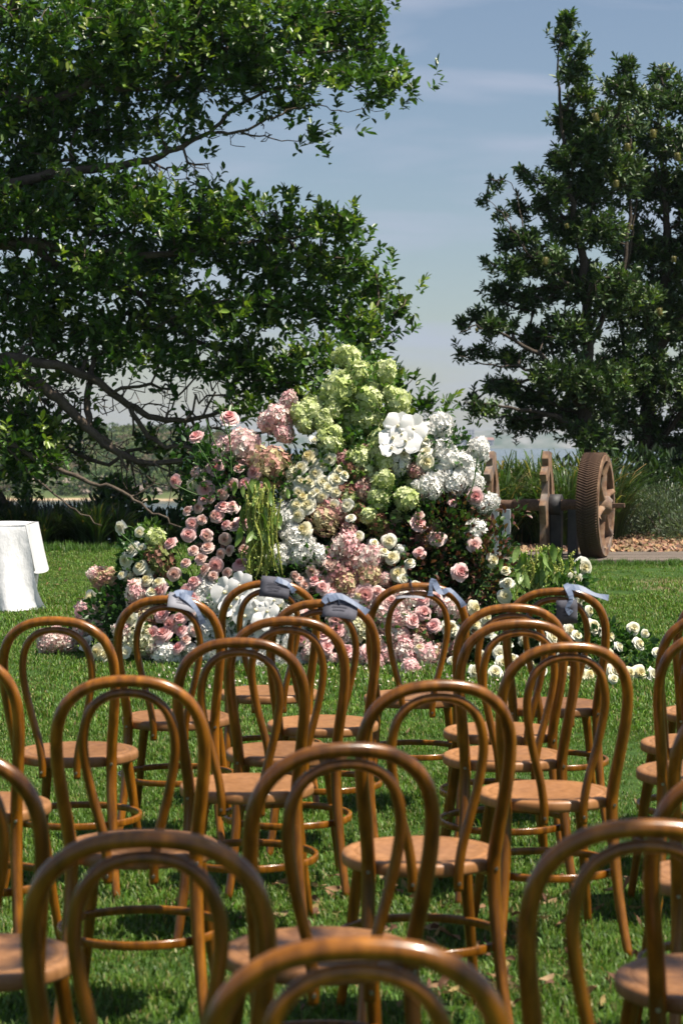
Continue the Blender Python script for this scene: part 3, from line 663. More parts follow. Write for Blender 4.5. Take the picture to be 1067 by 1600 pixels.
banksia([[(905, 880, 0, .15), (912, 780, 0, .14), (915, 700, 0, .13), (912, 620, 0, .12), (918, 540, 0, .10), (915, 460, 0, .085), (905, 380, 0, .07), (890, 300, 0, .05), (878, 220, 0, .035), (873, 140, 0, .025), (873, 70, 0, .014), (888, 30, 0, .006)],
 [(912, 640, 0, .08), (880, 600, -.2, .06), (850, 560, -.3, .045), (800, 530, -.4, .03), (750, 510, -.5, .018), (720, 520, -.5, .008)],
 [(880, 600, -.2, .03), (820, 575, -.3, .025), (760, 570, -.4, .015), (718, 556, -.4, .007)],
 [(912, 680, 0, .06), (870, 650, -.2, .045), (810, 640, -.4, .03), (750, 632, -.5, .015), (725, 628, -.5, .006)],
 [(915, 470, 0, .05), (870, 430, -.2, .035), (820, 390, -.4, .02), (790, 340, -.4, .012), (762, 312, -.4, .006)],
 [(820, 390, -.4, .015), (812, 330, -.3, .012), (800, 290, -.3, .009), (775, 278, -.3, .005)],
 [(912, 560, .1, .06), (950, 480, .3, .05), (975, 400, .4, .04), (985, 300, .4, .03), (980, 200, .4, .02), (980, 110, .4, .008)],
 [(905, 380, 0, .04), (925, 320, .1, .03), (925, 250, .1, .02), (940, 170, .1, .01)]],
 [(886, 32, 16, 16), (878, 62, 20, 16), (905, 80, 20, 12), (895, 110, 24, 22), (905, 150, 26, 20), (875, 190, 22, 24), (905, 200, 34, 26), (925, 235, 45, 30), (880, 255, 26, 22), (978, 105, 14, 16), (975, 140, 30, 20), (960, 190, 50, 30), (868, 300, 20, 20), (905, 300, 46, 30), (960, 270, 50, 34), (775, 283, 16, 10), (815, 268, 12, 9), (838, 282, 20, 8), (757, 312, 9, 8), (785, 335, 13, 9), (812, 325, 16, 14), (850, 320, 18, 18), (880, 360, 34, 30), (795, 375, 22, 18), (825, 370, 18, 18), (762, 412, 14, 10), (800, 420, 28, 20), (850, 410, 40, 26), (930, 360, 50, 34), (780, 460, 30, 18), (748, 490, 18, 12), (830, 465, 36, 22), (900, 440, 48, 34), (725, 505, 14, 11), (775, 510, 32, 20), (716, 553, 12, 7), (752, 550, 24, 12), (800, 560, 30, 18), (840, 530, 36, 24), (890, 520, 48, 34), (960, 460, 44, 40), (880, 590, 56, 32), (740, 622, 14, 8), (785, 605, 34, 16), (830, 620, 40, 22), (758, 640, 28, 12), (810, 658, 40, 16), (880, 650, 56, 26), (940, 600, 46, 36), (920, 680, 46, 18)],
 2350, BD, 1.5, 'tall dark banksia tree with yellow flower spikes, nearer the gap of open sky', [(930, 183, -.6, 17), (986, 92, 0, 16), (852, 408, -.7, 16), (885, 353, -.8, 10), (980, 230, -.6, 16), (744, 515, -.7, 7), (962, 287, -.5, 15)])
banksia([[(1000, 880, 0, .17), (1003, 800, 0, .16), (1005, 720, 0, .15), (1010, 640, 0, .13), (1025, 550, 0, .11), (1035, 460, 0, .09), (1040, 360, 0, .07), (1035, 270, 0, .05), (1030, 190, 0, .03), (1040, 130, 0, .01)],
 [(1010, 640, 0, .08), (980, 560, -.2, .06), (970, 470, -.3, .045), (985, 380, -.3, .03), (995, 300, -.3, .015)],
 [(1025, 550, 0, .08), (1080, 470, .1, .06), (1110, 380, .1, .04), (1120, 280, .1, .02)],
 [(1005, 720, 0, .07), (1060, 650, -.3, .05), (1100, 600, -.4, .03)]],
 [(1035, 120, 26, 20), (1010, 160, 40, 26), (1060, 160, 40, 30), (1000, 220, 50, 34), (1060, 230, 45, 40), (1110, 240, 40, 60), (1010, 300, 60, 40), (1070, 320, 45, 50), (1120, 360, 40, 70), (1000, 390, 55, 44), (1060, 420, 50, 50), (990, 480, 50, 50), (1050, 510, 50, 50), (1110, 500, 50, 70), (980, 570, 56, 44), (1040, 600, 56, 44), (1100, 640, 50, 50), (970, 650, 50, 34), (1030, 680, 50, 34), (1080, 720, 40, 40), (1030, 730, 36, 20), (950, 700, 36, 14)],
 2700, BD + 1.6, 1.8, 'dense dark banksia tree cut off by the right edge of the picture', [(1020, 209, -1.2, 17), (1058, 245, -1.2, 16), (1030, 487, -1.2, 15), (1052, 405, -1.2, 12), (985, 355, -1.0, 10)])

# ---- tree that overhangs the nearest rows, out of the picture
se = empty('shade_tree', (6.2, -.5, 0), label='leafy tree outside the right of the picture dappling the nearest chairs', cat='tree')
Ps = [[0, 0, -.1], [-.1, .1, 1.5], [-.5, .6, 3.0], [-1.6, 1.3, 4.6], [-3.0, 2.2, 5.6], [-4.6, 3.0, 6.2]]
g = G(); add_tube(g, catmull(Ps, 6), np.linspace(.2, .03, 31), 10)
for q_ in range(16):
    b0 = catmull(Ps, 6)[14 + q_]; e1 = b0 + np.array([rng.uniform(-1.5, 1.2), rng.uniform(-2.2, 2.2), rng.uniform(-.3, .9)]); add_tube(g, catmull([b0, (b0 + e1) / 2 + [0, 0, .2], e1], 5), np.linspace(.05, .012, 11), 6, cap=False)
g.obj('trunk', M_BARK, se)
nt_ = 1100; T = np.stack([rng.uniform(-6.6, -.8, nt_), rng.uniform(-1.5, 4.6, nt_), rng.uniform(5.2, 7.0, nt_)], -1); kk = fbm(T[:, 0] * 1.6, T[:, 1] * 1.6, 77, 3) > -.22; T = T[kk]
P, d, S, c, sp = shoots(None, T, rnd_dirs(len(T), .3), 9, .15, (.05, .10, .022), (.11, .19, .034)); g = G(); leaves(g, P, d, S, c, 1.1, sp); tag(g.obj('crown', M_FIG, se, True), kind='stuff')

# ------------------------------------------------------------------ strappy clumps and shrubs
def strap_clump(n, h, spread, w, base, tipc, droop=.6):
    g = G(); a = rng.uniform(0, 2 * np.pi, n); r0 = .12 * spread * np.sqrt(rng.uniform(0, 1, n)); out = rng.uniform(.15, 1, n) * spread; H = h * rng.uniform(.55, 1.1, n) * (1 - .25 * out / spread)
    t = np.linspace(0, 1, 6); dx = np.stack([np.cos(a), np.sin(a)], -1)
    rr = r0[:, None] + out[:, None] * t[None] ** 1.6; z = H[:, None] * (1.9 * t - droop * 1.35 * t ** 2.2)[None] / 1.25
    wv = w * rng.uniform(.7, 1.3, n)[:, None] * np.array([1, 1.05, .95, .8, .55, .12])[None]
    C = np.stack([dx[:, None, 0] * rr, dx[:, None, 1] * rr, z], -1); sd_ = np.stack([-dx[:, 1], dx[:, 0], np.zeros(n)], -1)[:, None] * wv[:, :, None] * .5
    V = np.stack([C - sd_, C + sd_], 2).reshape(n, 12, 3); f = np.array([[2 * k, 2 * k + 1, 2 * k + 3, 2 * k + 2] for k in range(5)])
    F = (f[None] + (np.arange(n) * 12)[:, None, None]).reshape(-1, 4); c = shade(n, base, .35); dry = rng.uniform(size=n) < .1; c[dry] = shade(dry.sum(), tipc, .2)
    g.add(V.reshape(-1, 3), F, np.repeat(c, 5, 0)); return g
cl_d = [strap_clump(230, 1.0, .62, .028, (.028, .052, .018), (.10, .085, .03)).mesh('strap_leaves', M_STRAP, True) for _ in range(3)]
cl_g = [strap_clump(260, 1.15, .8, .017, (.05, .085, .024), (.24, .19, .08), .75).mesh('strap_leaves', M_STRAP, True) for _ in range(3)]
sid = 0
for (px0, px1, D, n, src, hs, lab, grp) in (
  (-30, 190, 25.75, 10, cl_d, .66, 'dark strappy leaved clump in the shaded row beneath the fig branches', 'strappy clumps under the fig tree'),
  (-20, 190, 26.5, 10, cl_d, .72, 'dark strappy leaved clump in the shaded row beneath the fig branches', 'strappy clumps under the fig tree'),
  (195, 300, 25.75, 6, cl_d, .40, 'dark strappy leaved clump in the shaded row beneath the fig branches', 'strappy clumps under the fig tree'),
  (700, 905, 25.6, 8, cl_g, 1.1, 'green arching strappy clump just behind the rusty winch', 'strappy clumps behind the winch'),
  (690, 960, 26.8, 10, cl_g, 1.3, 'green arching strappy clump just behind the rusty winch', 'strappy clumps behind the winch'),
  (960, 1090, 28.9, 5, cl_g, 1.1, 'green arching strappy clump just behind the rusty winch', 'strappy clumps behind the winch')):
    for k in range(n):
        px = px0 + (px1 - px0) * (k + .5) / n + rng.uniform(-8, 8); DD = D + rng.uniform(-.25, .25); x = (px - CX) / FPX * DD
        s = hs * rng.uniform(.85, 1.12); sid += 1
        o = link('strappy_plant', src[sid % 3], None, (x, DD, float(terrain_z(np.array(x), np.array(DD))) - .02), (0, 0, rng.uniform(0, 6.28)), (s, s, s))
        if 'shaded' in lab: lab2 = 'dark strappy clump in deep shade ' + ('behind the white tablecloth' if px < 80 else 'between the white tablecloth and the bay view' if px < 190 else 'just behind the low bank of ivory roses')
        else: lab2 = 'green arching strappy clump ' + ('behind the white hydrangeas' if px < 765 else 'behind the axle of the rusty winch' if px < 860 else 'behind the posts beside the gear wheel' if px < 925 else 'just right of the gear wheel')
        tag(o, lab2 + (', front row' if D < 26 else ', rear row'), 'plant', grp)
def shrub(name, loc, rad, h, n, base, size, width, label, mat=M_STRAP, up=.4, cat='shrub'):
    e = empty(name, loc, label=label, cat=cat); g = G(); d = rnd_dirs(n, .35); d[:, 2] = np.abs(d[:, 2]); P = d * np.array([rad, rad * .8, h]) * rng.uniform(.35, 1, (n, 1)) ** .6
    g.add(np.zeros((0, 3)), np.zeros((0, 3), int)) if False else None
    dd = d + rnd_dirs(n, up) * .7; leaves(g, P, dd, rng.uniform(.7, 1.3, n) * size, shade(n, base, .3), width); tag(g.obj('leaves', mat, e, True), kind='stuff')
    g = G()
    for k in range(9):
        q = d[k * 7] * np.array([rad, rad * .8, h]) * .8; add_tube(g, catmull([[0, 0, -.05], q * .5 + [0, 0, h * .1], q], 4), np.linspace(.018, .005, 9), 5, cap=False)
    tag(g.obj('stems', M_BARKD, e), kind='stuff'); return e
def gl(px, D): x = (px - CX) / FPX * D; return (x, D, float(terrain_z(np.array(x), np.array(D))))
shrub('coastal_rosemary', gl(1035, 27.4), .75, .72, 5200, (.13, .17, .11), .06, .35, 'soft grey green feathery shrub on the mulch right of the gear wheel')
shrub('coastal_rosemary', gl(1095, 26.7), .6, .5, 3000, (.12, .16, .10), .06, .35, 'grey green feathery shrub half cut off by the right edge')
for (px, D, r_, h_, lab) in ((262, 26.2, .5, .38, 'dark leafy shrub just left of the tall pink roses'), (352, 26.9, .6, 1.2, 'dark leafy shrub behind the tall pink roses'), (180, 27.2, .35, .8, 'dark upright shrub among the strappy row near the water'), (470, 27.2, 1.0, 1.1, 'dark leafy shrub behind the middle of the arrangement'), (620, 27.2, 1.0, 1.1, 'dark leafy shrub behind the white hydrangeas'), (985, 28.3, .8, 1.2, 'dark leafy shrub between the gear wheel and the grey green shrub'), (1055, 28.6, .9, 1.15, 'dark leafy shrub behind the grey green shrub by the right edge'), (880, 27.6, .7, 1.0, 'dark leafy shrub right behind the winch among strappy leaves'), (790, 27.9, .7, .9, 'dark leafy shrub behind the winch axle beside the flowers')):
    shrub('leafy_shrub', gl(px, D), r_, h_, 900, (.026, .05, .018), .13, .75, lab, M_FIG)

# ------------------------------------------------------------------ table with a white cloth
tb = empty('folding_table', (-3.47, 17.85, gz(17.8)), label='table standing underneath the long white cloth at the left edge', cat='table')
M_TB = Mat('table_top').principled((.5, .48, .45), .5)
bevelled(G().add(*box((0, 0, .66), (.88, .36, .018)), smooth=False).obj('tabletop', M_TB, tb), .004)
for sx in (-.8, .8):
    for sy in (-.28, .28):
        g = G(); add_tube(g, [[sx, sy, 0], [sx, sy, .645]], .014, 8); g.obj('leg', M_GALV, tb)
m = Mat('white_linen'); n = m.noise(1.7, 3, stretch=(1, 1, .5)); n2 = m.noise(350, 2)
M_CLOTH = m.principled(m.ramp(n, [(.3, (.64, .64, .66)), (.7, (.71, .71, .72))]), .85, .2, bump=m.noise(4.5, 5, stretch=(1, 1, .4)), bstr=.7, bdist=.06, transl=.12)
def cloth():
    g = G(); W, Dp, H = .89, .37, .68
    # top
    u = np.linspace(-W, W, 30); v = np.linspace(-Dp, Dp, 12); U, Vv = np.meshgrid(u, v); n = 30
    i = np.arange(11)[:, None] * n + np.arange(29)[None]; F = np.stack([i, i + 1, i + 1 + n, i + n], -1).reshape(-1, 4)
    g.add(np.stack([U, Vv, H + .006 * np.sin(U * 9 + Vv * 5)], -1), F)
    # front and back skirts to the ground, flaring at the corners
    for sgn in (-1, 1):
        t = np.linspace(0, 1, 22); u = np.linspace(-W, W, 90); U, Tt = np.meshgrid(u, t)
        fold = .5 * np.sin(U * 13 + 1.1 * np.sin(U * 5)) + .35 * np.sin(U * 27 + 1) + .9 * np.maximum(0, (U - .55) * 1.6)
        fl = .22 if sgn < 0 else 0.0
        yy = sgn * (Dp + .012 + (.05 * Tt + .13 * Tt ** 1.3) * (.75 + .85 * fold)); rnd = .02 * np.exp(-Tt * 18); yy -= sgn * rnd
        xx = U + np.where(U > 0, 1, -1) * fl * Tt ** 2 * np.clip((np.abs(U) - .55) / .34, 0, 1) + .03 * np.sin(Tt * 5) * np.clip((U - .6) / .3, 0, 1); zz = H - (H - .015) * Tt + .012 * np.sin(U * 7) * Tt
        n = 90; i = np.arange(21)[:, None] * n + np.arange(89)[None]; F = np.stack([i, i + 1, i + 1 + n, i + n], -1).reshape(-1, 4); g.add(np.stack([xx, yy, zz], -1), F)
    # short side overhangs
    for sgn in (-1, 1):
        t = np.linspace(0, 1, 14); v = np.linspace(-Dp, Dp, 30); Vv, Tt = np.meshgrid(v, t)
        xx = sgn * (W + .004 + Tt * (.075 + .03 * np.sin(Vv * 9)) ); zz = H - .36 * Tt - .05 * Tt * np.cos(Vv * 4)
        yy = Vv * (1 + .1 * Tt); n = 30; i = np.arange(13)[:, None] * n + np.arange(29)[None]; F = np.stack([i, i + 1, i + 1 + n, i + n], -1).reshape(-1, 4); g.add(np.stack([xx, yy, zz], -1), F)
    return g
cl = cloth().obj('tablecloth', M_CLOTH); cl.location = (-3.43, 17.85, gz(17.8)); tag(cl, 'long white linen cloth draped to the grass over the table at the left edge', 'tablecloth')

# ------------------------------------------------------------------ flower arrangement
def rose_mesh(inner, outer, seed, npet=26, open_=1.0):
    """petals wrapped in overlapping shells round the bud; overall radius about .7"""
    r = np.random.default_rng(seed); g = G(); U, Vv = np.meshgrid(np.linspace(-1, 1, 6), np.linspace(0, 1, 5))
    i = np.arange(4)[:, None] * 6 + np.arange(5)[None]; F = np.stack([i, i + 1, i + 7, i + 6], -1).reshape(-1, 4)
    for k in range(npet):
        f = k / (npet - 1.0); a = k * 2.39996 + r.uniform(-.25, .25)
        rho = .05 + .44 * f ** .8; dA = R(118 - 62 * f) * r.uniform(.9, 1.1)
        top = .36 - .40 * f ** 1.3 * open_ + r.uniform(-.04, .04); lip = (.05 + .22 * f * open_) * r.uniform(.7, 1.3)
        rr = rho * (1 - (1 - Vv) ** 2.2) ** .8 + lip * Vv ** 3.2 * (1 - .3 * np.abs(U)) + .03 * np.sin(U * 4 + k * 1.7) * Vv ** 2
        zz = -.38 + .10 * f + (top + .38 - .10 * f) * np.sin(Vv * np.pi / 2 * .98) - .16 * (.35 + f) * (np.abs(U) ** 2.6) * Vv - .10 * f * Vv ** 4
        an = a + U * dA * (.55 + .45 * np.sin(np.pi * (.25 + .55 * Vv)))
        P = np.stack([rr * np.cos(an), rr * np.sin(an), zz], -1)
        col = np.array(inner) * (1 - f) + np.array(outer) * f; g.add(P, F, np.clip(col * r.uniform(.93, 1.05), 0, .93))
    # sepals
    V = np.array([[0, 0, 0], [.1, .25, .05], [0, .5, -.02], [-.1, .25, .05]])
    for k in range(5):
        a = k * 1.2566; c, s = math.cos(a), math.sin(a); M_ = np.array([[c, -s, 0], [s, c, 0], [0, 0, 1]]); g.add(V @ M_.T + [0, 0, -.42], [[0, 1, 2, 3]], (.06, .12, .03))
    return g.mesh('rose', M_PETAL, True)
def hydra_mesh(cols, seed, cone=1.0, nf=190, fs=.20, frill=.35, hollow=0.0):
    """cols: (base colour, tip colour, accent colour, accent share)"""
    r = np.random.default_rng(seed); g = G(); n = nf; k = np.arange(n); z = 1 - 2 * (k + .5) / n; z = z * .93 + .07; ph = k * 2.39996; rr = np.sqrt(np.maximum(0, 1 - z ** 2))
    d = np.stack([rr * np.cos(ph), rr * np.sin(ph), z], -1); taper = np.where(z > 0, 1 - (cone - 1) * .35 * z, 1.0)[:, None]
    P = d * np.array([1, 1, cone]) * np.hstack([taper, taper, np.ones((n, 1))]) * (1 + r.normal(0, .075, (n, 1)) + .10 * fbm(d[:, 0] * 2.5 + seed, d[:, 1] * 2.5 + d[:, 2] * 2, seed + 50, 2)[:, None]) * .9; nn = d + r.normal(0, .42, (n, 3)); M_ = frames(nn, r.uniform(0, 6.28, n))
    # floret: four petals
    tv = [[0, 0, 0]]; tf = []
    for q in range(4):
        a = q * math.pi / 2; c, s = math.cos(a), math.sin(a); b = len(tv)
        for (x, y, zz) in ((-.42, .52, .12), (0, 1.0, .22), (.42, .52, .12), (0, .5, .0)): tv.append([x * c - y * s, x * s + y * c, zz])
        tf += [[0, b + 2, b + 3, 0], [0, b + 3, b, 0], [b + 3, b + 2, b + 1, b]]
    tq = np.array([f for f in tf if f[0] != f[3]]); tt = np.array([f[:3] for f in tf if f[0] == f[3]]); tv = np.array(tv)
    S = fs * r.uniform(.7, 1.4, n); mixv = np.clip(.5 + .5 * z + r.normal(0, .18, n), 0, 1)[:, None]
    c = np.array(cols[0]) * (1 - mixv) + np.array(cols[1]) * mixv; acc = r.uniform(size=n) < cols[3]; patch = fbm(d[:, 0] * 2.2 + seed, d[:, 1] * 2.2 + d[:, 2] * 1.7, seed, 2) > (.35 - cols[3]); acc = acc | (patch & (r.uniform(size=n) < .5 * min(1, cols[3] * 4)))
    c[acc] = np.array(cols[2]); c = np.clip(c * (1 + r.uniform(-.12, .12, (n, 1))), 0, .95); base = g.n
    stamp(g, tv, tq, M_, P, S, c); t = tt[None] + (np.arange(n) * len(tv))[:, None, None]; g.f.append(t.reshape(-1, 3) + base); g.c.append(np.repeat(c, len(tt), 0)); g.s.append(np.full(n * len(tt), True))
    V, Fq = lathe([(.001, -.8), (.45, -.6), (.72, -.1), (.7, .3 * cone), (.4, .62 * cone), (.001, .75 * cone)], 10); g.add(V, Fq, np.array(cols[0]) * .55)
    add_tube(g, [[0, 0, -2.2], [0, 0, -.6]], .05, 5, (.07, .13, .035))
    return g.mesh('hydrangea', M_PETAL, True)
def orchid_mesh(seed):
    r = np.random.default_rng(seed); g = G()
    for k, (a, w, L) in enumerate(((90, .46, .95), (180, .72, .95), (0, .72, .95), (215, .36, .85), (325, .36, .85))):
        a = R(a); u = np.linspace(-1, 1, 5); v = np.linspace(0, 1, 6); U, Vv = np.meshgrid(u, v); wd = w * np.sin(np.pi * np.clip(.06 + .80 * Vv ** .7, 0, 1)) ** .7
        X_ = U * wd; Y_ = Vv * L; Z_ = .18 * Vv - .12 * U ** 2 * Vv + .03 * np.sin(U * 4 + k) - (0 if k < 3 and k > 0 else .05)
        c, s = math.cos(a - math.pi / 2), math.sin(a - math.pi / 2); P = np.stack([X_ * c - Y_ * s, X_ * s + Y_ * c, Z_], -1)
        i = np.arange(5)[:, None] * 5 + np.arange(4)[None]; g.add(P, np.stack([i, i + 1, i + 6, i + 5], -1).reshape(-1, 4), (.90, .885, .87))
    V, Fq = lathe([(.001, .0), (.10, .05), (.13, .16), (.07, .3), (.001, .34)], 8); g.add(V + [0, -.06, 0], Fq, (.84, .78, .55))
    return g.mesh('orchid', M_PETAL, True)
CR = {
 'R': [rose_mesh((.80, .40, .38), (.88, .64, .62), s) for s in (1, 2)] + [rose_mesh((.80, .34, .34), (.88, .70, .68), 3, 26, 1.15), rose_mesh((.78, .44, .40), (.86, .70, .66), 51, 30, 1.35), rose_mesh((.82, .42, .42), (.88, .62, .60), 52, 20, .7)],
 'L': [rose_mesh((.74, .44, .36), (.84, .66, .60), s, 24, .7) for s in (4, 5)],
 'V': [rose_mesh((.84, .77, .48), (.88, .87, .78), s) for s in (6, 7)] + [rose_mesh((.84, .76, .46), (.89, .88, .82), 8, 26, 1.2), rose_mesh((.82, .72, .38), (.88, .84, .68), 53, 32, 1.45), rose_mesh((.84, .80, .58), (.90, .89, .82), 54, 18, .65)],
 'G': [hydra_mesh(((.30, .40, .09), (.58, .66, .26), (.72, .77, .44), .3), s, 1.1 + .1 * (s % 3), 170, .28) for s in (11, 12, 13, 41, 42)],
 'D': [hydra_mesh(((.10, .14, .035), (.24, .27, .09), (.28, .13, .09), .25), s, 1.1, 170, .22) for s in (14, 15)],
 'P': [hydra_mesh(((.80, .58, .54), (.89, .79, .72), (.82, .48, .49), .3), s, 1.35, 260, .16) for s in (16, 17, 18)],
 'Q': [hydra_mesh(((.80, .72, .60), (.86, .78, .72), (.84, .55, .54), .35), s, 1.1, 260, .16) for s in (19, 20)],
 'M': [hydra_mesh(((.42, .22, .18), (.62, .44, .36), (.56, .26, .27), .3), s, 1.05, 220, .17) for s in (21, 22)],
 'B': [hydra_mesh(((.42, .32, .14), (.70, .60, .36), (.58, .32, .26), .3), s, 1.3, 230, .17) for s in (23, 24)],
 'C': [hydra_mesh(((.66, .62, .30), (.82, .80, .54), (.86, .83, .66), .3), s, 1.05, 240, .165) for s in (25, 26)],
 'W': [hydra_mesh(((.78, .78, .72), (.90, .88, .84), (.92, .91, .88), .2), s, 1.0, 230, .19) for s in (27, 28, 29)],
 'O': [orchid_mesh(s) for s in (30, 31)],
}
# blooms: kind px py radius(px)
BL = """G 543 560 22,G 560 586 22,G 597 586 22,G 531 613 27,G 580 608 19,G 540 633 20,G 488 641 20,G 572 655 22,G 621 629 22,G 577 626 18,G 477 663 17,G 514 690 20,G 545 690 15,G 562 716 17,G 583 708 18,G 600 725 16,G 575 742 18,G 597 755 16,G 635 780 18,G 590 790 14,G 505 660 16,G 600 660 16,G 467 645 13,G 546 662 20,G 520 640 15,G 590 690 15,
D 545 735 16,D 612 700 16,D 560 745 18,D 530 770 16,D 600 740 16,D 250 878 24,G 242 842 15,D 232 866 14,D 590 820 16,D 560 800 16,D 660 990 16,D 585 765 18,D 545 770 15,
P 450 630 15,P 433 654 24,P 443 678 14,P 415 660 13,Q 380 700 26,Q 351 703 19,P 345 718 12,B 425 728 26,P 405 722 14,
M 535 717 13,M 567 765 20,M 522 797 20,M 578 758 14,B 503 812 23,M 650 737 15,M 575 700 10,M 545 830 14,M 500 690 10,
W 444 807 19,W 458 831 15,W 462 845 20,W 437 868 18,W 494 868 19,W 474 864 18,W 480 846 13,
P 537 858 25,M 525 891 24,P 572 882 25,B 575 900 20,B 536 915 20,P 588 868 14,M 552 905 16,
P 497 910 17,R 491 907 11,R 503 918 11,L 469 906 9,L 476 914 9,L 460 900 8,L 530 860 8,L 513 882 9,L 486 893 9,W 470 925 14,L 450 912 9,M 545 880 14,
R 570 930 14,P 566 940 16,P 547 932 13,P 520 935 14,R 590 925 11,
R 525 968 13,R 527 984 12,R 506 990 14,R 510 1011 13,R 542 1017 13,P 495 1020 15,P 484 1022 13,C 560 985 26,P 562 1027 16,Q 596 955 20,P 622 968 20,P 640 970 14,Q 619 995 20,P 607 975 18,Q 607 1024 17,P 634 1024 19,P 667 1024 20,D 664 998 15,P 589 1006 14,R 660 936 11,R 662 957 13,R 682 934 12,R 677 979 13,V 704 982 13,P 709 955 19,V 707 1033 10,Q 634 938 21,P 690 950 14,P 650 1005 14,B 685 1020 14,R 575 1018 12,P 540 1000 14,Q 520 1030 12,P 640 1045 13,P 585 1035 12,
O 352 925 17,O 376 915 14,O 372 934 17,O 398 936 18,O 414 930 15,O 400 952 18,O 418 955 16,O 382 962 16,O 428 938 12,V 432 945 13,O 360 948 15,O 410 972 14,
W 341 944 19,W 352 970 20,W 416 992 22,W 424 1018 18,W 360 1026 20,W 338 1020 18,W 459 982 18,W 455 1005 16,W 330 925 16,W 319 936 17,W 316 916 14,W 326 988 22,W 319 1020 15,W 390 1020 20,W 380 990 20,W 348 1000 18,W 440 1030 13,W 310 955 14,W 400 1035 14,W 259 1022 18,W 296 1015 12,W 450 960 14,
R 304 910 10,R 253 961 12,R 266 976 14,R 255 990 13,R 278 1012 11,R 289 926 12,R 249 922 12,R 238 990 12,R 283 985 11,R 280 967 10,L 297 960 10,L 290 1000 9,L 305 985 9,P 270 940 12,R 300 935 11,
V 202 966 12,V 169 990 11,V 134 1005 11,V 150 1019 12,V 210 911 12,V 142 936 12,P 137 956 18,P 151 972 17,C 172 966 14,P 199 986 18,C 225 1001 24,Q 90 1000 20,Q 76 1004 17,Q 104 1002 16,P 129 990 15,P 214 930 20,B 234 962 16,C 180 1009 12,V 196 1020 11,V 165 1024 11,P 186 945 14,C 213 975 13,B 222 948 14,P 240 1015 12,C 205 1012 12,P 160 985 13,
P 150 896 12,B 158 906 16,B 172 910 20,P 182 922 13,M 175 937 14,V 188 825 11,V 218 832 9,V 207 859 13,V 221 857 9,V 195 876 13,V 218 886 12,V 247 911 11,C 203 900 10,V 228 905 9,V 238 925 10,V 190 898 8,C 236 893 10,
R 306 682 13,R 334 728 14,R 273 752 11,R 321 764 13,C 313 756 17,Q 312 740 14,L 293 798 10,L 310 793 11,L 335 806 11,R 294 835 12,R 322 835 11,L 324 855 13,R 266 848 11,L 314 873 11,R 337 883 11,R 375 881 11,L 272 897 10,R 302 909 10,L 351 843 10,L 359 860 9,L 323 838 10,R 358 651 14,R 337 730 12,R 396 738 12,R 382 755 12,R 348 791 11,R 340 806 11,R 378 817 11,L 362 757 10,L 365 822 10,L 373 732 10,L 330 780 9,L 302 860 10,L 290 880 9,L 345 865 9,L 316 812 9,L 333 900 9,L 320 890 9,L 355 895 9,L 386 700 9,
V 491 688 10,V 482 713 12,V 504 727 11,V 482 754 13,V 504 754 11,V 525 749 11,V 538 741 9,V 525 769 11,V 542 790 12,V 503 776 10,V 479 789 13,V 463 789 10,V 473 776 10,V 548 810 10,C 455 742 13,C 458 758 12,C 448 770 10,V 473 827 10,V 608 846 10,V 612 871 9,V 495 768 9,V 466 770 9,V 470 730 10,V 465 805 9,
O 622 665 15,O 645 669 17,O 614 684 16,O 634 690 16,O 611 700 14,O 628 678 14,
W 687 666 20,W 673 674 15,W 746 703 17,W 690 703 20,W 720 725 22,W 698 722 20,W 711 753 24,W 670 764 22,W 740 757 16,W 623 725 17,W 735 742 14,W 684 745 16,V 661 687 12,V 665 706 12,V 666 722 14,V 631 711 11,V 650 697 9,R 743 776 13,R 707 786 9,W 765 784 14,W 752 792 10,
R 655 818 13,R 683 840 12,R 655 864 10,R 741 851 10,R 720 894 14,V 640 879 10,V 621 896 11,V 770 875 12,V 793 912 12,V 789 932 12,W 743 826 15,W 736 836 13,L 655 805 9,W 625 860 8,Q 600 905 14,V 611 873 9,V 790 890 7,
V 744 1004 11,V 741 975 10,V 763 987 10,V 776 1000 10,V 780 1022 12,V 785 1036 11,V 800 1030 9,V 740 1050 12,V 774 1051 11,V 754 1026 10,V 743 950 9,V 728 1010 10,V 760 965 10,V 795 1005 9,
V 867 901 12,V 899 907 12,V 913 887 12,V 990 982 11,V 999 1006 12,V 1028 1020 9,V 967 1011 9,V 951 994 11,V 928 979 13,V 921 956 11,V 890 986 11,V 902 993 10,V 863 996 12,V 921 1054 12,V 906 1055 11,V 954 1029 10,V 967 1048 12,V 1000 1052 10,V 1019 1054 11,V 959 1061 9,V 915 1034 10,V 829 1037 9,V 850 1010 9,V 880 1025 10,V 840 980 10,V 895 960 10,V 870 975 10,V 905 940 9,V 820 1000 10,V 845 1050 10,V 985 1052 9,V 945 1045 8,V 810 960 9,V 1008 990 6,V 830 1020 9,V 888 1050 9,V 515 718 10,V 492 740 10,V 512 762 9,V 530 735 8,V 470 752 10,V 488 772 9,V 520 790 10,V 498 805 9,V 560 838 9,V 585 848 8,V 600 862 9,V 630 905 9,V 648 915 9,R 470 1000 11,R 610 940 12,R 645 970 11,R 560 958 12,R 480 960 12,V 535 955 10,V 655 1012 9,R 410 760 9,R 345 770 10,R 318 780 9,R 362 790 10,R 300 818 10,R 352 820 9,V 560 930 9,G 560 740 16,G 590 775 15,G 545 775 13,G 612 745 15,G 575 805 13,G 620 810 12"""
def mound_D(px, py):
    d = 13.45 + .34 * (1045 - py) / 253.0 + .10 * abs((px - 540) / 250.0) ** 2
    if px < 190: d = max(d, min(dground(py, .09), 14.2))
    if px > 835: d = 13.2 if py > 1020 else 13.2 + .45 * (1045 - py) / 100.0
    return min(d, dground(max(py, 700), .045))
def bloom_dir(px, py):
    dx = (px - 540) / 300.0
    d = Vector((dx * .55, -1.0, .42 + .25 * max(0, (800 - py) / 250))); d += Vector(rnd_dirs(1)[0]) * .52
    return d.normalized()
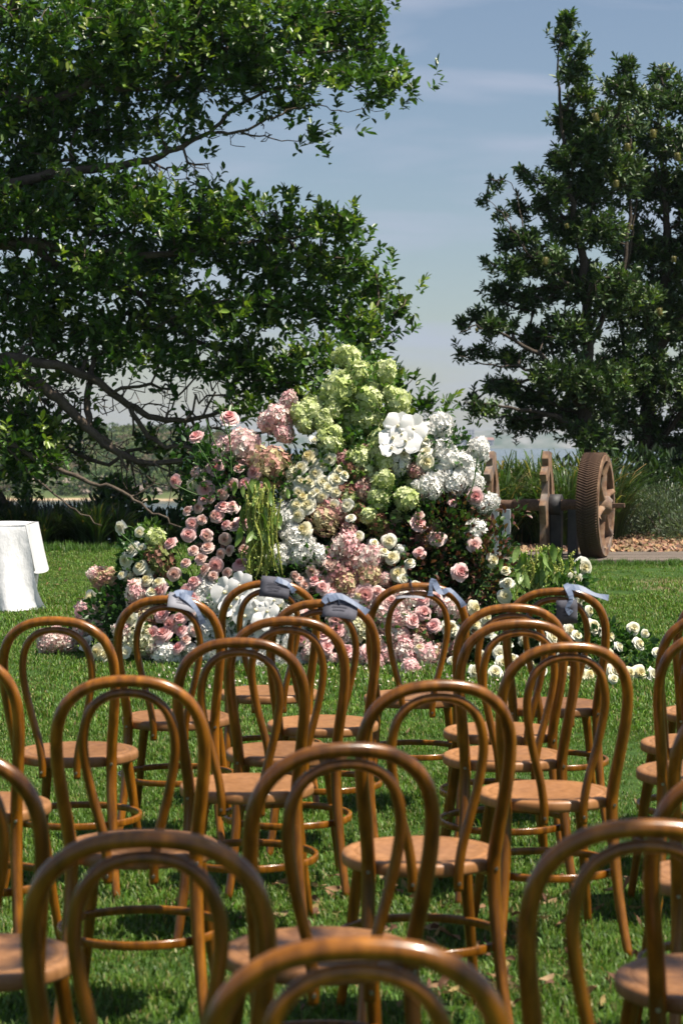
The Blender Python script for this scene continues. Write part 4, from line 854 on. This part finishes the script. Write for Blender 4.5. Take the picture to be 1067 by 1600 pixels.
main = empty('flower_installation', at(545, 1045, 13.6), label='tall free standing mound of pink, white and lime green blooms on the lawn', cat='flower arrangement')
left = empty('flower_arrangement', at(190, 1028, 13.7), label='low spreading bank of cream and pink blooms beside the white draped table', cat='flower arrangement')
right = empty('flower_arrangement', at(880, 1055, 13.2), label='low trailing spread of white roses on the grass at the right foot of the mound', cat='flower arrangement')
for e in (main, left, right): e.location.z = gz(e.location.y)
def owner(px, py):
    if px < 262 and py > 815: return left
    if px > 800 and py > 870: return right
    return main
NM = {'R': 'rose', 'L': 'rose', 'V': 'rose', 'O': 'orchid'}
stem_g = {main: G(), left: G(), right: G()}
bl = []
for it in BL.replace('\n', '').split(','):
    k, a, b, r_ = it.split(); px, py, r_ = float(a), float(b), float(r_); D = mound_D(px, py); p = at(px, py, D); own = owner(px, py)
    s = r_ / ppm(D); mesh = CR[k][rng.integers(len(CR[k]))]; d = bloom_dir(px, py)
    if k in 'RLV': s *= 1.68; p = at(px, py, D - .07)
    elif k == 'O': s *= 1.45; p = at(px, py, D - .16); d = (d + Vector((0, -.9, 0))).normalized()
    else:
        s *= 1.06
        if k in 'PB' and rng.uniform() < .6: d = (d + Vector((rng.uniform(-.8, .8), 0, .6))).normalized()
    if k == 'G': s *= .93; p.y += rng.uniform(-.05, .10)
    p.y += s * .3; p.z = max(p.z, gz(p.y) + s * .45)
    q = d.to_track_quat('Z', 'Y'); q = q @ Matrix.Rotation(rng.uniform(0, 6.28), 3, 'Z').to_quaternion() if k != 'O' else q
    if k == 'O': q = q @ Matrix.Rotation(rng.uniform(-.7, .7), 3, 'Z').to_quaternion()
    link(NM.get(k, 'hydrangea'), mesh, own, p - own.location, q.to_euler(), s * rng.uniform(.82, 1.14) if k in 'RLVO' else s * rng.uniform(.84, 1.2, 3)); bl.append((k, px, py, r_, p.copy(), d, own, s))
    back = p - d * s * 2.2; back.y += .05; back.z = max(gz(back.y) + .01, back.z - .06); add_tube(stem_g[own], catmull([list(p - d * s * .4), list(p - d * s * 1.2), list(back)], 3), .0035, 4, cap=False)
# small side lumps that break up the round heads
for j, (k, px, py, r_, p, d, own, s) in enumerate(list(bl)):
    if k not in 'GPQWC' or r_ < 15: continue
    for q_ in range(1):
        a = rng.uniform(0, 6.28); o_ = Vector((math.cos(a), -.25, math.sin(a))) * s * rng.uniform(.55, .95); pp = p + o_; pp.z = max(pp.z, gz(pp.y) + .03)
        link('hydrangea', CR[k][rng.integers(len(CR[k]))], own, pp - own.location, (d + o_ * 4).normalized().to_track_quat('Z', 'Y').to_euler(), s * rng.uniform(.38, .6))
# second, deeper layer of shaded blooms between the front ones
for k in range(150):
    px = rng.normal(520, 150); py = rng.uniform(720, 1035)
    if not (290 < px < 760) or (px < 330 and py < 750): continue
    if 470 < px < 640 and py < 790: kind = 'G'
    elif 600 < px and 780 < py < 930: kind = rng.choice(['D', 'M', 'D'])
    elif px < 430 and py < 910: kind = 'L'
    elif px < 470 and py > 910: kind = 'W'
    elif py > 910: kind = rng.choice(['P', 'R', 'Q', 'V'])
    elif px < 560: kind = rng.choice(['V', 'D', 'C', 'L'])
    else: kind = rng.choice(['D', 'G', 'W'])
    D = mound_D(px, py) + rng.uniform(.10, .2); p = at(px, py, D); mesh = CR[kind][rng.integers(len(CR[kind]))]; d = bloom_dir(px, py); s = (rng.uniform(9, 12) * 1.4 if kind in 'RLV' else rng.uniform(14, 19)) / ppm(D)
    link(NM.get(kind, 'hydrangea'), mesh, main, p - main.location, d.to_track_quat('Z', 'Y').to_euler(), s)
# foliage volumes: px py rx ry count base size
FOL = [(560, 640, 75, 70, 700, 'g'), (545, 740, 90, 70, 900, 'g'), (345, 800, 60, 110, 1300, 'd'), (330, 740, 45, 50, 260, 'd'), (460, 780, 55, 70, 650, 'd'), (600, 800, 70, 60, 900, 'dg'), (680, 850, 85, 85, 2300, 'b'), (720, 790, 55, 40, 500, 'b'), (745, 900, 45, 60, 900, 'b'), (690, 720, 60, 60, 600, 'd'), (640, 900, 60, 60, 900, 'db'),
 (480, 900, 120, 60, 1200, 'd'), (540, 985, 180, 50, 1700, 'd'), (380, 970, 90, 60, 900, 'd'), (700, 1000, 60, 45, 900, 'db'), (290, 960, 50, 60, 500, 'd'), (225, 880, 45, 55, 650, 'd'), (200, 960, 70, 50, 600, 'd'), (150, 985, 40, 30, 180, 'd'), (240, 990, 50, 35, 300, 'd'),
 (790, 990, 60, 50, 900, 'd'), (870, 970, 70, 70, 1100, 'd'), (930, 1010, 55, 40, 600, 'd'), (985, 1015, 40, 30, 260, 'd'), (890, 905, 35, 30, 260, 'd'), (770, 870, 35, 60, 400, 'b'), (235, 832, 22, 18, 120, 'g'), (800, 800, 28, 20, 40, 'b'), (300, 700, 30, 40, 70, 'd'), (1015, 1040, 20, 15, 60, 'd')]
FRONT = [(545, 640, 80, 75, 200, 'g'), (560, 720, 80, 50, 380, 'd'), (500, 760, 40, 60, 160, 'd'), (350, 790, 50, 80, 220, 'd'), (500, 980, 180, 50, 260, 'd'), (640, 740, 40, 40, 160, 'd'), (700, 735, 50, 50, 120, 'd')]
fg = {main: G(), left: G(), right: G()}
CB = {'g': [(.07, .14, .03), (.12, .20, .045)], 'd': [(.025, .07, .018), (.045, .105, .025)], 'b': [(.04, .085, .025), (.11, .04, .035), (.06, .10, .03), (.14, .075, .055), (.035, .09, .03)]}
for (px, py, rx, ry, n, kd) in FOL:
    own = owner(px, py); D = mound_D(px, py); s = 1 / ppm(D); ctr = np.array(at(px, py, D + .16)); n = int(n * .9)
    d = rnd_dirs(n, .1); P = ctr + d * np.array([rx * s, .22, ry * s]) * rng.uniform(.3, 1, (n, 1)) ** .5; P[:, 1] = np.maximum(P[:, 1], ctr[1] - .24)
    P[:, 2] = np.maximum(P[:, 2], SLOPE * P[:, 1] + .015); dd = d * .8 + rnd_dirs(n) * .8 + np.array([0, -.6, .25])
    pal = sum([CB[q] for q in kd], []); c = np.array(pal)[rng.integers(len(pal), size=n)] * (1 + rng.uniform(-.3, .3, (n, 1))); S = rng.uniform(.035, .062, n)
    leaves(fg[own], P, dd, S, c, 1.35 if kd != 'b' else 1.15, None, 'big')
for (px, py, rx, ry, n, kd) in FRONT:      # leaves pushing out between the heads
    D = mound_D(px, py); s = 1 / ppm(D); ctr = np.array(at(px, py, D)); q_ = rng.uniform(-1, 1, (n, 2)); q_ = q_[(q_ ** 2).sum(1) < 1]; n = len(q_)
    P = ctr + np.stack([q_[:, 0] * rx * s, rng.uniform(-.03, .08, n), q_[:, 1] * ry * s], -1); c = np.array(CB[kd])[rng.integers(len(CB[kd]), size=n)] * (1 + rng.uniform(-.3, .3, (n, 1)))
    leaves(fg[main], P, rnd_dirs(n, .2) + np.array([0, -.4, 0]), rng.uniform(.04, .065, n), c, 1.2, None, 'big')
for e, nm in ((main, 'foliage'), (left, 'foliage'), (right, 'foliage')):
    g = shift(fg[e], np.array(e.location)); tag(g.obj(nm, M_FLORAL, e, True), kind='stuff'); tag(shift(stem_g[e], np.array(e.location)).obj('flower_stems', M_STEM, e), kind='stuff')
# long single stems standing out of the mound
g = G()
for P in (((306, 690), (325, 720), (345, 760)), ((358, 660), (360, 700), (362, 740)), ((273, 757), (300, 770), (330, 780)), ((188, 833), (205, 848), (225, 870)), ((746, 715), (738, 760), (720, 800)), ((322, 655), (335, 690), (352, 730)), ((360, 690), (350, 660), (342, 640))):
    add_tube(g, catmull([list(at(a, b, 13.8)) for a, b in P], 5), .004, 5, cap=False)
tag(shift(g, np.array(main.location)).obj('long_stems', M_STEM, main), kind='stuff')
# dark moss body inside
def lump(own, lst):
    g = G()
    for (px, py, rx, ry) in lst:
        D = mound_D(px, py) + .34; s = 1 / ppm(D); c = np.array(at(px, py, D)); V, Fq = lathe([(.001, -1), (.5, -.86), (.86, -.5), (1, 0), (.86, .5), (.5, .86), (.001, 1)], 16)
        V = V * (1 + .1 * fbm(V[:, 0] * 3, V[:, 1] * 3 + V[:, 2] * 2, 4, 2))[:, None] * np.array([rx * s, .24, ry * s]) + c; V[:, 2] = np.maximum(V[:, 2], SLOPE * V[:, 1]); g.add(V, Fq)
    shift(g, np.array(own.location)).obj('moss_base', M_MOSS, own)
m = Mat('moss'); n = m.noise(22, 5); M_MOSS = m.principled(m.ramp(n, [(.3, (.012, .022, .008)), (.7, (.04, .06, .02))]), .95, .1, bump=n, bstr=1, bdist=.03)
lump(main, [(545, 650, 45, 60), (545, 740, 70, 70), (345, 830, 35, 70), (470, 830, 70, 60), (600, 830, 90, 80), (700, 860, 65, 90), (690, 740, 40, 40), (500, 960, 180, 90), (680, 980, 90, 70), (370, 980, 100, 60)])
lump(left, [(215, 890, 25, 45), (215, 970, 55, 50)]); lump(right, [(850, 1000, 55, 45)])
# hanging amaranth: long soft tassels and drooping leaves
def tassels(own, lst, y0, y1, n, base, droopn, lx):
    g = G(); k = 0
    for j in range(n):
        px = rng.normal(*lst); top = y0 + rng.uniform(-10, 25); bot = y1 - rng.uniform(0, 55); D = mound_D(px, (top + bot) / 2) - .12 + rng.uniform(-.04, .04); D = min(D, 13.7)
        pts = [list(at(px + rng.uniform(-4, 4) + (rng.uniform(-3, 3) * q), top + (bot - top) * q / 4, D)) for q in range(5)]
        C = catmull(pts, 5); rr = .0036 + .0028 * np.abs(np.sin(np.arange(len(C)) * 1.7 + j)); rr[-1] = .001; add_tube(g, C, rr, 5, shade(1, base, .25)[0])
        m_ = 90; P = C[rng.integers(0, len(C), m_)] + rng.normal(0, .006, (m_, 3)); leaves(g, P, rnd_dirs(m_, -.6), np.full(m_, .012), shade(m_, base, .3), 1.4)
    shift(g, np.array(own.location)); tag(g.obj('amaranth_tassels', M_FLORAL, own, True), kind='stuff')
    lm = [None, None]
    for v, cb in enumerate(((.11, .19, .035), (.15, .23, .06))):
        q = G(); u = np.linspace(-1, 1, 5); t = np.linspace(0, 1, 8); U, Tt = np.meshgrid(u, t); w = .17 * np.sin(np.pi * Tt ** .8) ** .8 + .015; i = np.arange(7)[:, None] * 5 + np.arange(4)[None]
        q.add(np.stack([U * w, .10 * np.abs(U) * w * 3 + .12 * np.sin(Tt * 3.1 + v) + .02 * np.sin(U * 3 + Tt * 9), -Tt], -1), np.stack([i, i + 1, i + 6, i + 5], -1).reshape(-1, 4), cb); lm[v] = q.mesh('leaf', M_FLORAL, True)
    for j in range(droopn):
        px = rng.normal(lx[0], lx[1]); py = rng.uniform(lx[2], lx[3]); D = min(mound_D(px, py), 13.8) - rng.uniform(.10, .2); link('leaf', lm[j % 2], own, at(px, py, D) - own.location, (rng.uniform(-.5, .25), rng.uniform(-.45, .45), rng.uniform(-1.2, 1.2)), rng.uniform(.07, .14))
tassels(main, (408, 12), 765, 905, 52, (.34, .38, .09), 40, (400, 19, 745, 830))
tassels(right, (842, 17), 862, 945, 46, (.36, .40, .10), 44, (845, 26, 848, 905))

# ------------------------------------------------------------------ bentwood chairs
def build_chair():
    e = empty('bentwood_chair')
    half = np.array([(.185, -.225, 0), (.168, -.192, .14), (.156, -.166, .30), (.152, -.152, .43), (.156, -.160, .50), (.168, -.182, .60), (.178, -.202, .70), (.174, -.220, .785), (.146, -.234, .85), (.085, -.244, .893), (0, -.247, .905)])
    rad = np.array([.0125, .0145, .0165, .0175, .017, .0165, .016, .0158, .0155, .0152, .0152])
    P = np.vstack([half, half[:-1][::-1] * [-1, 1, 1]]); r = np.concatenate([rad, rad[:-1][::-1]]); C = catmull(np.hstack([P, r[:, None]]), 6)
    g = G(); add_tube(g, C[:, :3], C[:, 3], 14); g.obj('back_frame', M_FRAME, e)
    half = np.array([(.056, -.207, .392), (.056, -.207, .44), (.066, -.208, .51), (.088, -.212, .60), (.106, -.220, .69), (.110, -.229, .76), (.094, -.237, .825), (.055, -.243, .864), (0, -.245, .876)])
    rad = np.array([.0115, .0125, .0122, .012, .012, .012, .0118, .0116, .0115]); P = np.vstack([half, half[:-1][::-1] * [-1, 1, 1]]); r = np.concatenate([rad, rad[:-1][::-1]]); C = catmull(np.hstack([P, r[:, None]]), 6)
    g = G(); add_tube(g, C[:, :3], C[:, 3], 12); g.obj('inner_hoop', M_FRAME, e)
    V, Fq = lathe([(.001, .446), (.06, .4465), (.12, .449), (.150, .453), (.160, .4545), (.163, .4515), (.167, .4515), (.170, .4545), (.186, .4545), (.1925, .451), (.195, .445), (.195, .430), (.1935, .424), (.190, .422), (.15, .422), (.001, .422)], 56)
    G().add(V, Fq).obj('seat', M_SEAT, e)
    for sx in (-1, 1):
        g = G(); C = catmull([(sx * .128, .118, .424), (sx * .142, .135, .32), (sx * .156, .152, .18), (sx * .176, .178, 0)], 5); add_tube(g, C, np.linspace(.0185, .0115, len(C)), 12); g.obj('leg', M_FRAME, e)
    a = np.linspace(0, 2 * np.pi, 48, endpoint=False); R0, R1, z0, z1 = .197, .209, .224, .246
    V = np.concatenate([np.stack([r_ * np.cos(a), r_ * np.sin(a) - .01, np.full(48, z)], -1) for r_, z in ((R0, z0), (R1, z0), (R1, z1), (R0, z1))]); f = []
    for q in range(4):
        for j in range(48): f.append([q * 48 + j, q * 48 + (j + 1) % 48, ((q + 1) % 4) * 48 + (j + 1) % 48, ((q + 1) % 4) * 48 + j])
    o = G().add(V, f, smooth=True).obj('leg_ring', M_FRAME, e); bevelled(o, .003, 2)
    sm = G(); add_tube(sm, [(0, 0, 0), (0, -.004, 0)], .0042, 10); sm = sm.mesh('screw', M_SCREW)
    for x, y, z in ((-.056, -.2175, .412), (.056, -.2175, .412), (-.156, -.1675, .436), (.156, -.1675, .436)): link('screw', sm, e, (x, y, z))
    return e
# back centre px, top edge py, turn (deg, + = faces left), label
CH = [
 (558, 1465, 2, 'blurred bentwood chair nearest the camera, only its arched top rail in view'),
 (228, 1297, 0, 'large blurred bentwood chair filling the bottom left corner'),
 (1010, 1280, 3, 'large blurred bentwood chair filling the bottom right corner'),
 (540, 1160, 13, 'bentwood chair directly behind the nearest chair, its back overlapping the middle of the frame'),
 (-89, 1168, -6, 'bentwood chair mostly cut off by the left edge, its seat showing near the bottom'),
 (1180, 1190, 6, 'bentwood chair cut off by the right edge, its round seat showing at the bottom right'),
 (200, 1055, -2, 'bentwood chair just beyond the blurred one in the bottom left corner'),
 (685, 1062, 8, 'bentwood chair right of centre with its whole round seat lit by sun'),
 (1183, 1085, 6, 'bentwood chair at the right edge with only a sliver of back and seat visible'),
 (-79, 1015, -10, 'bentwood chair at the left edge with one curved post in view'),
 (375, 996, -2, 'bentwood chair left of centre behind the two chairs with grey cards'),
 (887, 1003, 9, 'bentwood chair at right with a clear sunlit seat, before the trailing white roses'),
 (87, 963, -9, 'bentwood chair in front of the pink and cream cone shaped blooms at far left'),
 (449, 963, 2, 'bentwood chair left of centre overlapping the chair with the low tilted grey card'),
 (812, 967, 7, 'bentwood chair right of centre, the nearer of two with overlapping arches'),
 (1128, 982, 5, 'dark bentwood chair at the right edge, the nearer of two seats seen there'),
 (262, 930, -3, 'front bentwood chair with a pale card and blue ribbon, left of the orchids'),
 (505, 936, 1, 'front bentwood chair with a tilted grey card, darkened as in shade, before the pink roses'),
 (800, 943, 5, 'shaded bentwood chair, the farther of two with overlapping arches right of centre'),
 (1122, 955, 4, 'dark bentwood chair at the right edge, the farther of two seats seen there'),
 (420, 906, 2, 'front bentwood chair with a grey card, before the white orchids'),
 (653, 910, 1, 'front bentwood chair with a blue ribbon bow only, before the pink blooms'),
 (870, 918, -2, 'front bentwood chair with a hanging blue card and ribbon, right of centre'),
 (1140, 925, 2, 'front bentwood chair almost hidden at the right edge of the picture'),
]
proto = build_chair(); kids = list(proto.children); chairs = {}
for k, (px, py, rot, lab) in enumerate(CH):
    if k == 0: o = proto
    else:
        o = proto.copy(); COL.objects.link(o)
        for c_ in kids:
            q = c_.copy(); COL.objects.link(q); q.parent = o
    D = .64 * FPX / (py - 650.0); x = (px - CX) / FPX * D; a = R(rot)
    # the back's top (local y -.247) sits at distance D
    cy = D + .247 * math.cos(a); cx = x - .247 * math.sin(a)
    o.scale = (1.035, 1, 1); o.location = (cx, cy, gz(cy)); o.rotation_euler = (SLOPE, 0, a); tag(o, lab, 'chair', 'bentwood chairs in rows on the lawn'); chairs[(px, py)] = o

# ------------------------------------------------------------------ cards tied with ribbon to the front chairs
m = Mat('shaded_card'); n = m.noise(40, 3); M_CARD = m.principled(m.ramp(n, [(.3, (.085, .085, .105)), (.7, (.11, .11, .135))]), .8, .2)  # shade on the camera side of these cards is put into the darker grey
M_CARDL = Mat('pale_card').principled((.26, .26, .29), .8, .2)
M_INK = Mat('card_ink').principled((.05, .05, .065), .8, .1)
m = Mat('blue_ribbon'); n = m.noise(200, 2); M_RIB = m.principled((.20, .255, .38), .5, .5, transl=.25)
def ribbon(e, pts, w, nrm=(0, -1, .4)):
    C = catmull(pts, 3); T_ = np.gradient(C, axis=0); T_ /= np.linalg.norm(T_, axis=1)[:, None]; n = len(C)
    tw = np.linspace(0, 1, n)[:, None]; nn = np.array(nrm)[None] + np.stack([np.sin(tw[:, 0] * 4) * .35, tw[:, 0] * 0, np.sin(tw[:, 0] * 3) * .3], -1); S_ = np.cross(T_, nn); S_ /= np.linalg.norm(S_, axis=1)[:, None] + 1e-6; w = w * (1 + .25 * np.sin(tw * 7))
    V = np.stack([C - S_ * w / 2, C + S_ * w / 2], 1).reshape(-1, 3); f = [[2 * i, 2 * i + 1, 2 * i + 3, 2 * i + 2] for i in range(n - 1)]
    o = G().add(V, f, smooth=False).obj('ribbon', M_RIB, e); md = o.modifiers.new('thickness', 'SOLIDIFY'); md.thickness = .0008; return o
def card_thing(key, pos, ang, size, mat, ribs, label, knot=True):
    ch = chairs[key]; mw = Matrix.Translation(ch.location) @ ch.rotation_euler.to_matrix().to_4x4(); top = mw @ Vector((0, -.247, .905)); e = empty('reserved_card', top, label=label, cat='card', group='cards tied to the front chairs')
    if size:
        rot = Matrix.Rotation(ang[2], 3, 'Z') @ Matrix.Rotation(ang[1], 3, 'Y') @ Matrix.Rotation(ang[0], 3, 'X'); w, h = size
        u = np.linspace(-w, w, 5); v = np.linspace(-h, h, 4); U, V = np.meshgrid(u, v); i = np.arange(3)[:, None] * 5 + np.arange(4)[None]
        o = G().add(np.stack([U, .006 * (U / w) ** 2, V], -1), np.stack([i, i + 1, i + 6, i + 5], -1).reshape(-1, 4)).obj('card', mat, e); o.location = pos; o.rotation_euler = rot.to_euler(); md = o.modifiers.new('thickness', 'SOLIDIFY'); md.thickness = .0012
        for q in range(3):      # faint lines of print
            t = G().add([[-w * .55 + q * .004, -.0022, h * (.35 - q * .3)], [w * (.5 - q * .1), -.0022, h * (.35 - q * .3)], [w * (.5 - q * .1), -.0022, h * (.28 - q * .3)], [-w * .55 + q * .004, -.0022, h * (.28 - q * .3)]], [[0, 1, 2, 3]]).obj('print', M_INK, e); t.location = pos; t.rotation_euler = rot.to_euler()
    for P in ribs: ribbon(e, P, .021)
    if knot:
        a = np.linspace(0, 6.6, 16); P = np.stack([np.full(16, pos[0] * .9) + np.linspace(-.004, .01, 16), .0195 * np.cos(a), .0195 * np.sin(a)], -1); ribbon(e, P, .013, (1, 0, 0))
card_thing((262, 930), (.055, -.028, -.005), (-.95, .25, .15), (.05, .042), M_CARDL, [[(.05, -.02, .02), (.08, -.03, .0), (.11, -.035, -.04), (.13, -.03, -.085)], [(.03, -.02, .02), (.06, .01, .026), (.09, 0, .02)]], 'pale grey card with blue ribbon on the leftmost front chair')
card_thing((420, 906), (.025, -.03, -.012), (-.35, .12, -.05), (.058, .042), M_CARD, [[(.03, -.02, .02), (.075, -.025, .0), (.10, -.02, -.03)]], 'grey card, darkened as in shade, with faint print on the chair before the orchids')
card_thing((505, 936), (.06, -.03, -.012), (-.75, .1, -.1), (.06, .045), M_CARD, [[(.02, -.02, .015), (.06, -.015, .026), (.12, -.03, -.005), (.155, -.035, -.03)], [(0, -.02, .005), (.03, -.01, .03), (.07, 0, .02)]], 'tilted grey card, darkened as in shade, with blue ribbon on the chair before the pink roses')
card_thing((653, 910), (-.03, -.03, -.035), (-1.5, .02, 0), (.055, .04), M_CARDL, [[(.06, -.02, .03), (.05, -.025, .0), (.045, -.03, -.035)], [(.06, -.02, .02), (.085, -.03, -.02), (.12, -.03, -.012), (.16, -.03, -.05), (.175, -.03, -.075)]], 'blue ribbon bow with a card seen edge on, on the chair right of centre')
card_thing((870, 918), (.035, -.03, -.075), (.12, -.03, .1), (.04, .045), M_CARD, [[(.03, -.02, .03), (.04, -.03, .01), (.05, -.035, -.025), (.035, -.035, -.06), (.05, -.03, -.08)], [(.04, -.02, .02), (.09, -.025, .012), (.14, -.025, -.01), (.19, -.02, -.022)]], 'blue grey card hanging by a blue ribbon on the rightmost tagged chair')

# ------------------------------------------------------------------ fallen leaves
m = Mat('dry_leaf'); c = m.attr(); M_DRY = m.principled(c, .75, .25, transl=.15)
dm = []
for cb in ((.24, .14, .075), (.32, .22, .12), (.12, .06, .035), (.30, .22, .09)):
    q = G(); u = np.linspace(-1, 1, 4); t = np.linspace(0, 1, 6); U, Tt = np.meshgrid(u, t); w = (.20 + .07 * np.sin(cb[0] * 40)) * np.sin(np.pi * np.clip(Tt, .03, .97)) ** .9 * (1 + .18 * np.sin(Tt * 21 + U * 3)); i = np.arange(5)[:, None] * 4 + np.arange(3)[None]
    q.add(np.stack([U * w, Tt - .5, .34 * np.abs(U) * w * 2 + .26 * np.sin(Tt * 3.1 + cb[0] * 9) * (1 + .5 * U)], -1), np.stack([i, i + 1, i + 5, i + 4], -1).reshape(-1, 4), cb); dm.append(q.mesh('fallen_leaf', M_DRY, True))
spots = []
while len(spots) < 210:
    r_ = rng.uniform()
    if r_ < .62: px, py = rng.normal(800, 130), rng.uniform(1385, 1600)
    elif r_ < .80: px, py = rng.normal(500, 60), rng.uniform(1380, 1500)
    elif r_ < .9: px, py = rng.uniform(0, 400), rng.uniform(880, 960)
    else: px, py = rng.uniform(0, 1067), rng.uniform(1060, 1600)
    if 0 < px < 1067: spots.append((px, py))
for k, (px, py) in enumerate(spots):
    D = dground(py); o = link('fallen_leaf', dm[rng.integers(4)], None, ((px - CX) / FPX * D, D, gz(D) + rng.uniform(.008, .035)), (rng.uniform(-.7, .7), rng.uniform(-.6, .6), rng.uniform(0, 6.28)), rng.uniform(.035, .07)); tag(o, ('dry brown leaf on the grass at the bottom right, between the nearest chairs' if px > 640 and py > 1370 else 'dry brown leaf on the grass below the middle chairs, near the bottom' if py > 1370 and px > 380 else 'dry brown leaf on the open grass at the bottom left' if py > 1370 else 'dry brown leaf on the grass between the farther chairs') if py > 1000 else 'dry leaf fallen on the grass near the white cloth', 'leaf', 'dry leaves on the lawn')
# petals dropped at the foot of the flowers
g = G(); n = 160; px = rng.uniform(240, 800, n); py = rng.uniform(1040, 1075, n); D = (CAMZ - .03) * FPX / (py - 650); P = np.stack([(px - CX) / FPX * D, D, SLOPE * D + .035], -1); leaves(g, P, rnd_dirs(n, .2), np.full(n, .018), shade(n, (.75, .62, .55), .2), 1.8)
tag(g.obj('dropped_petals', M_PETAL, color=True), kind='stuff')
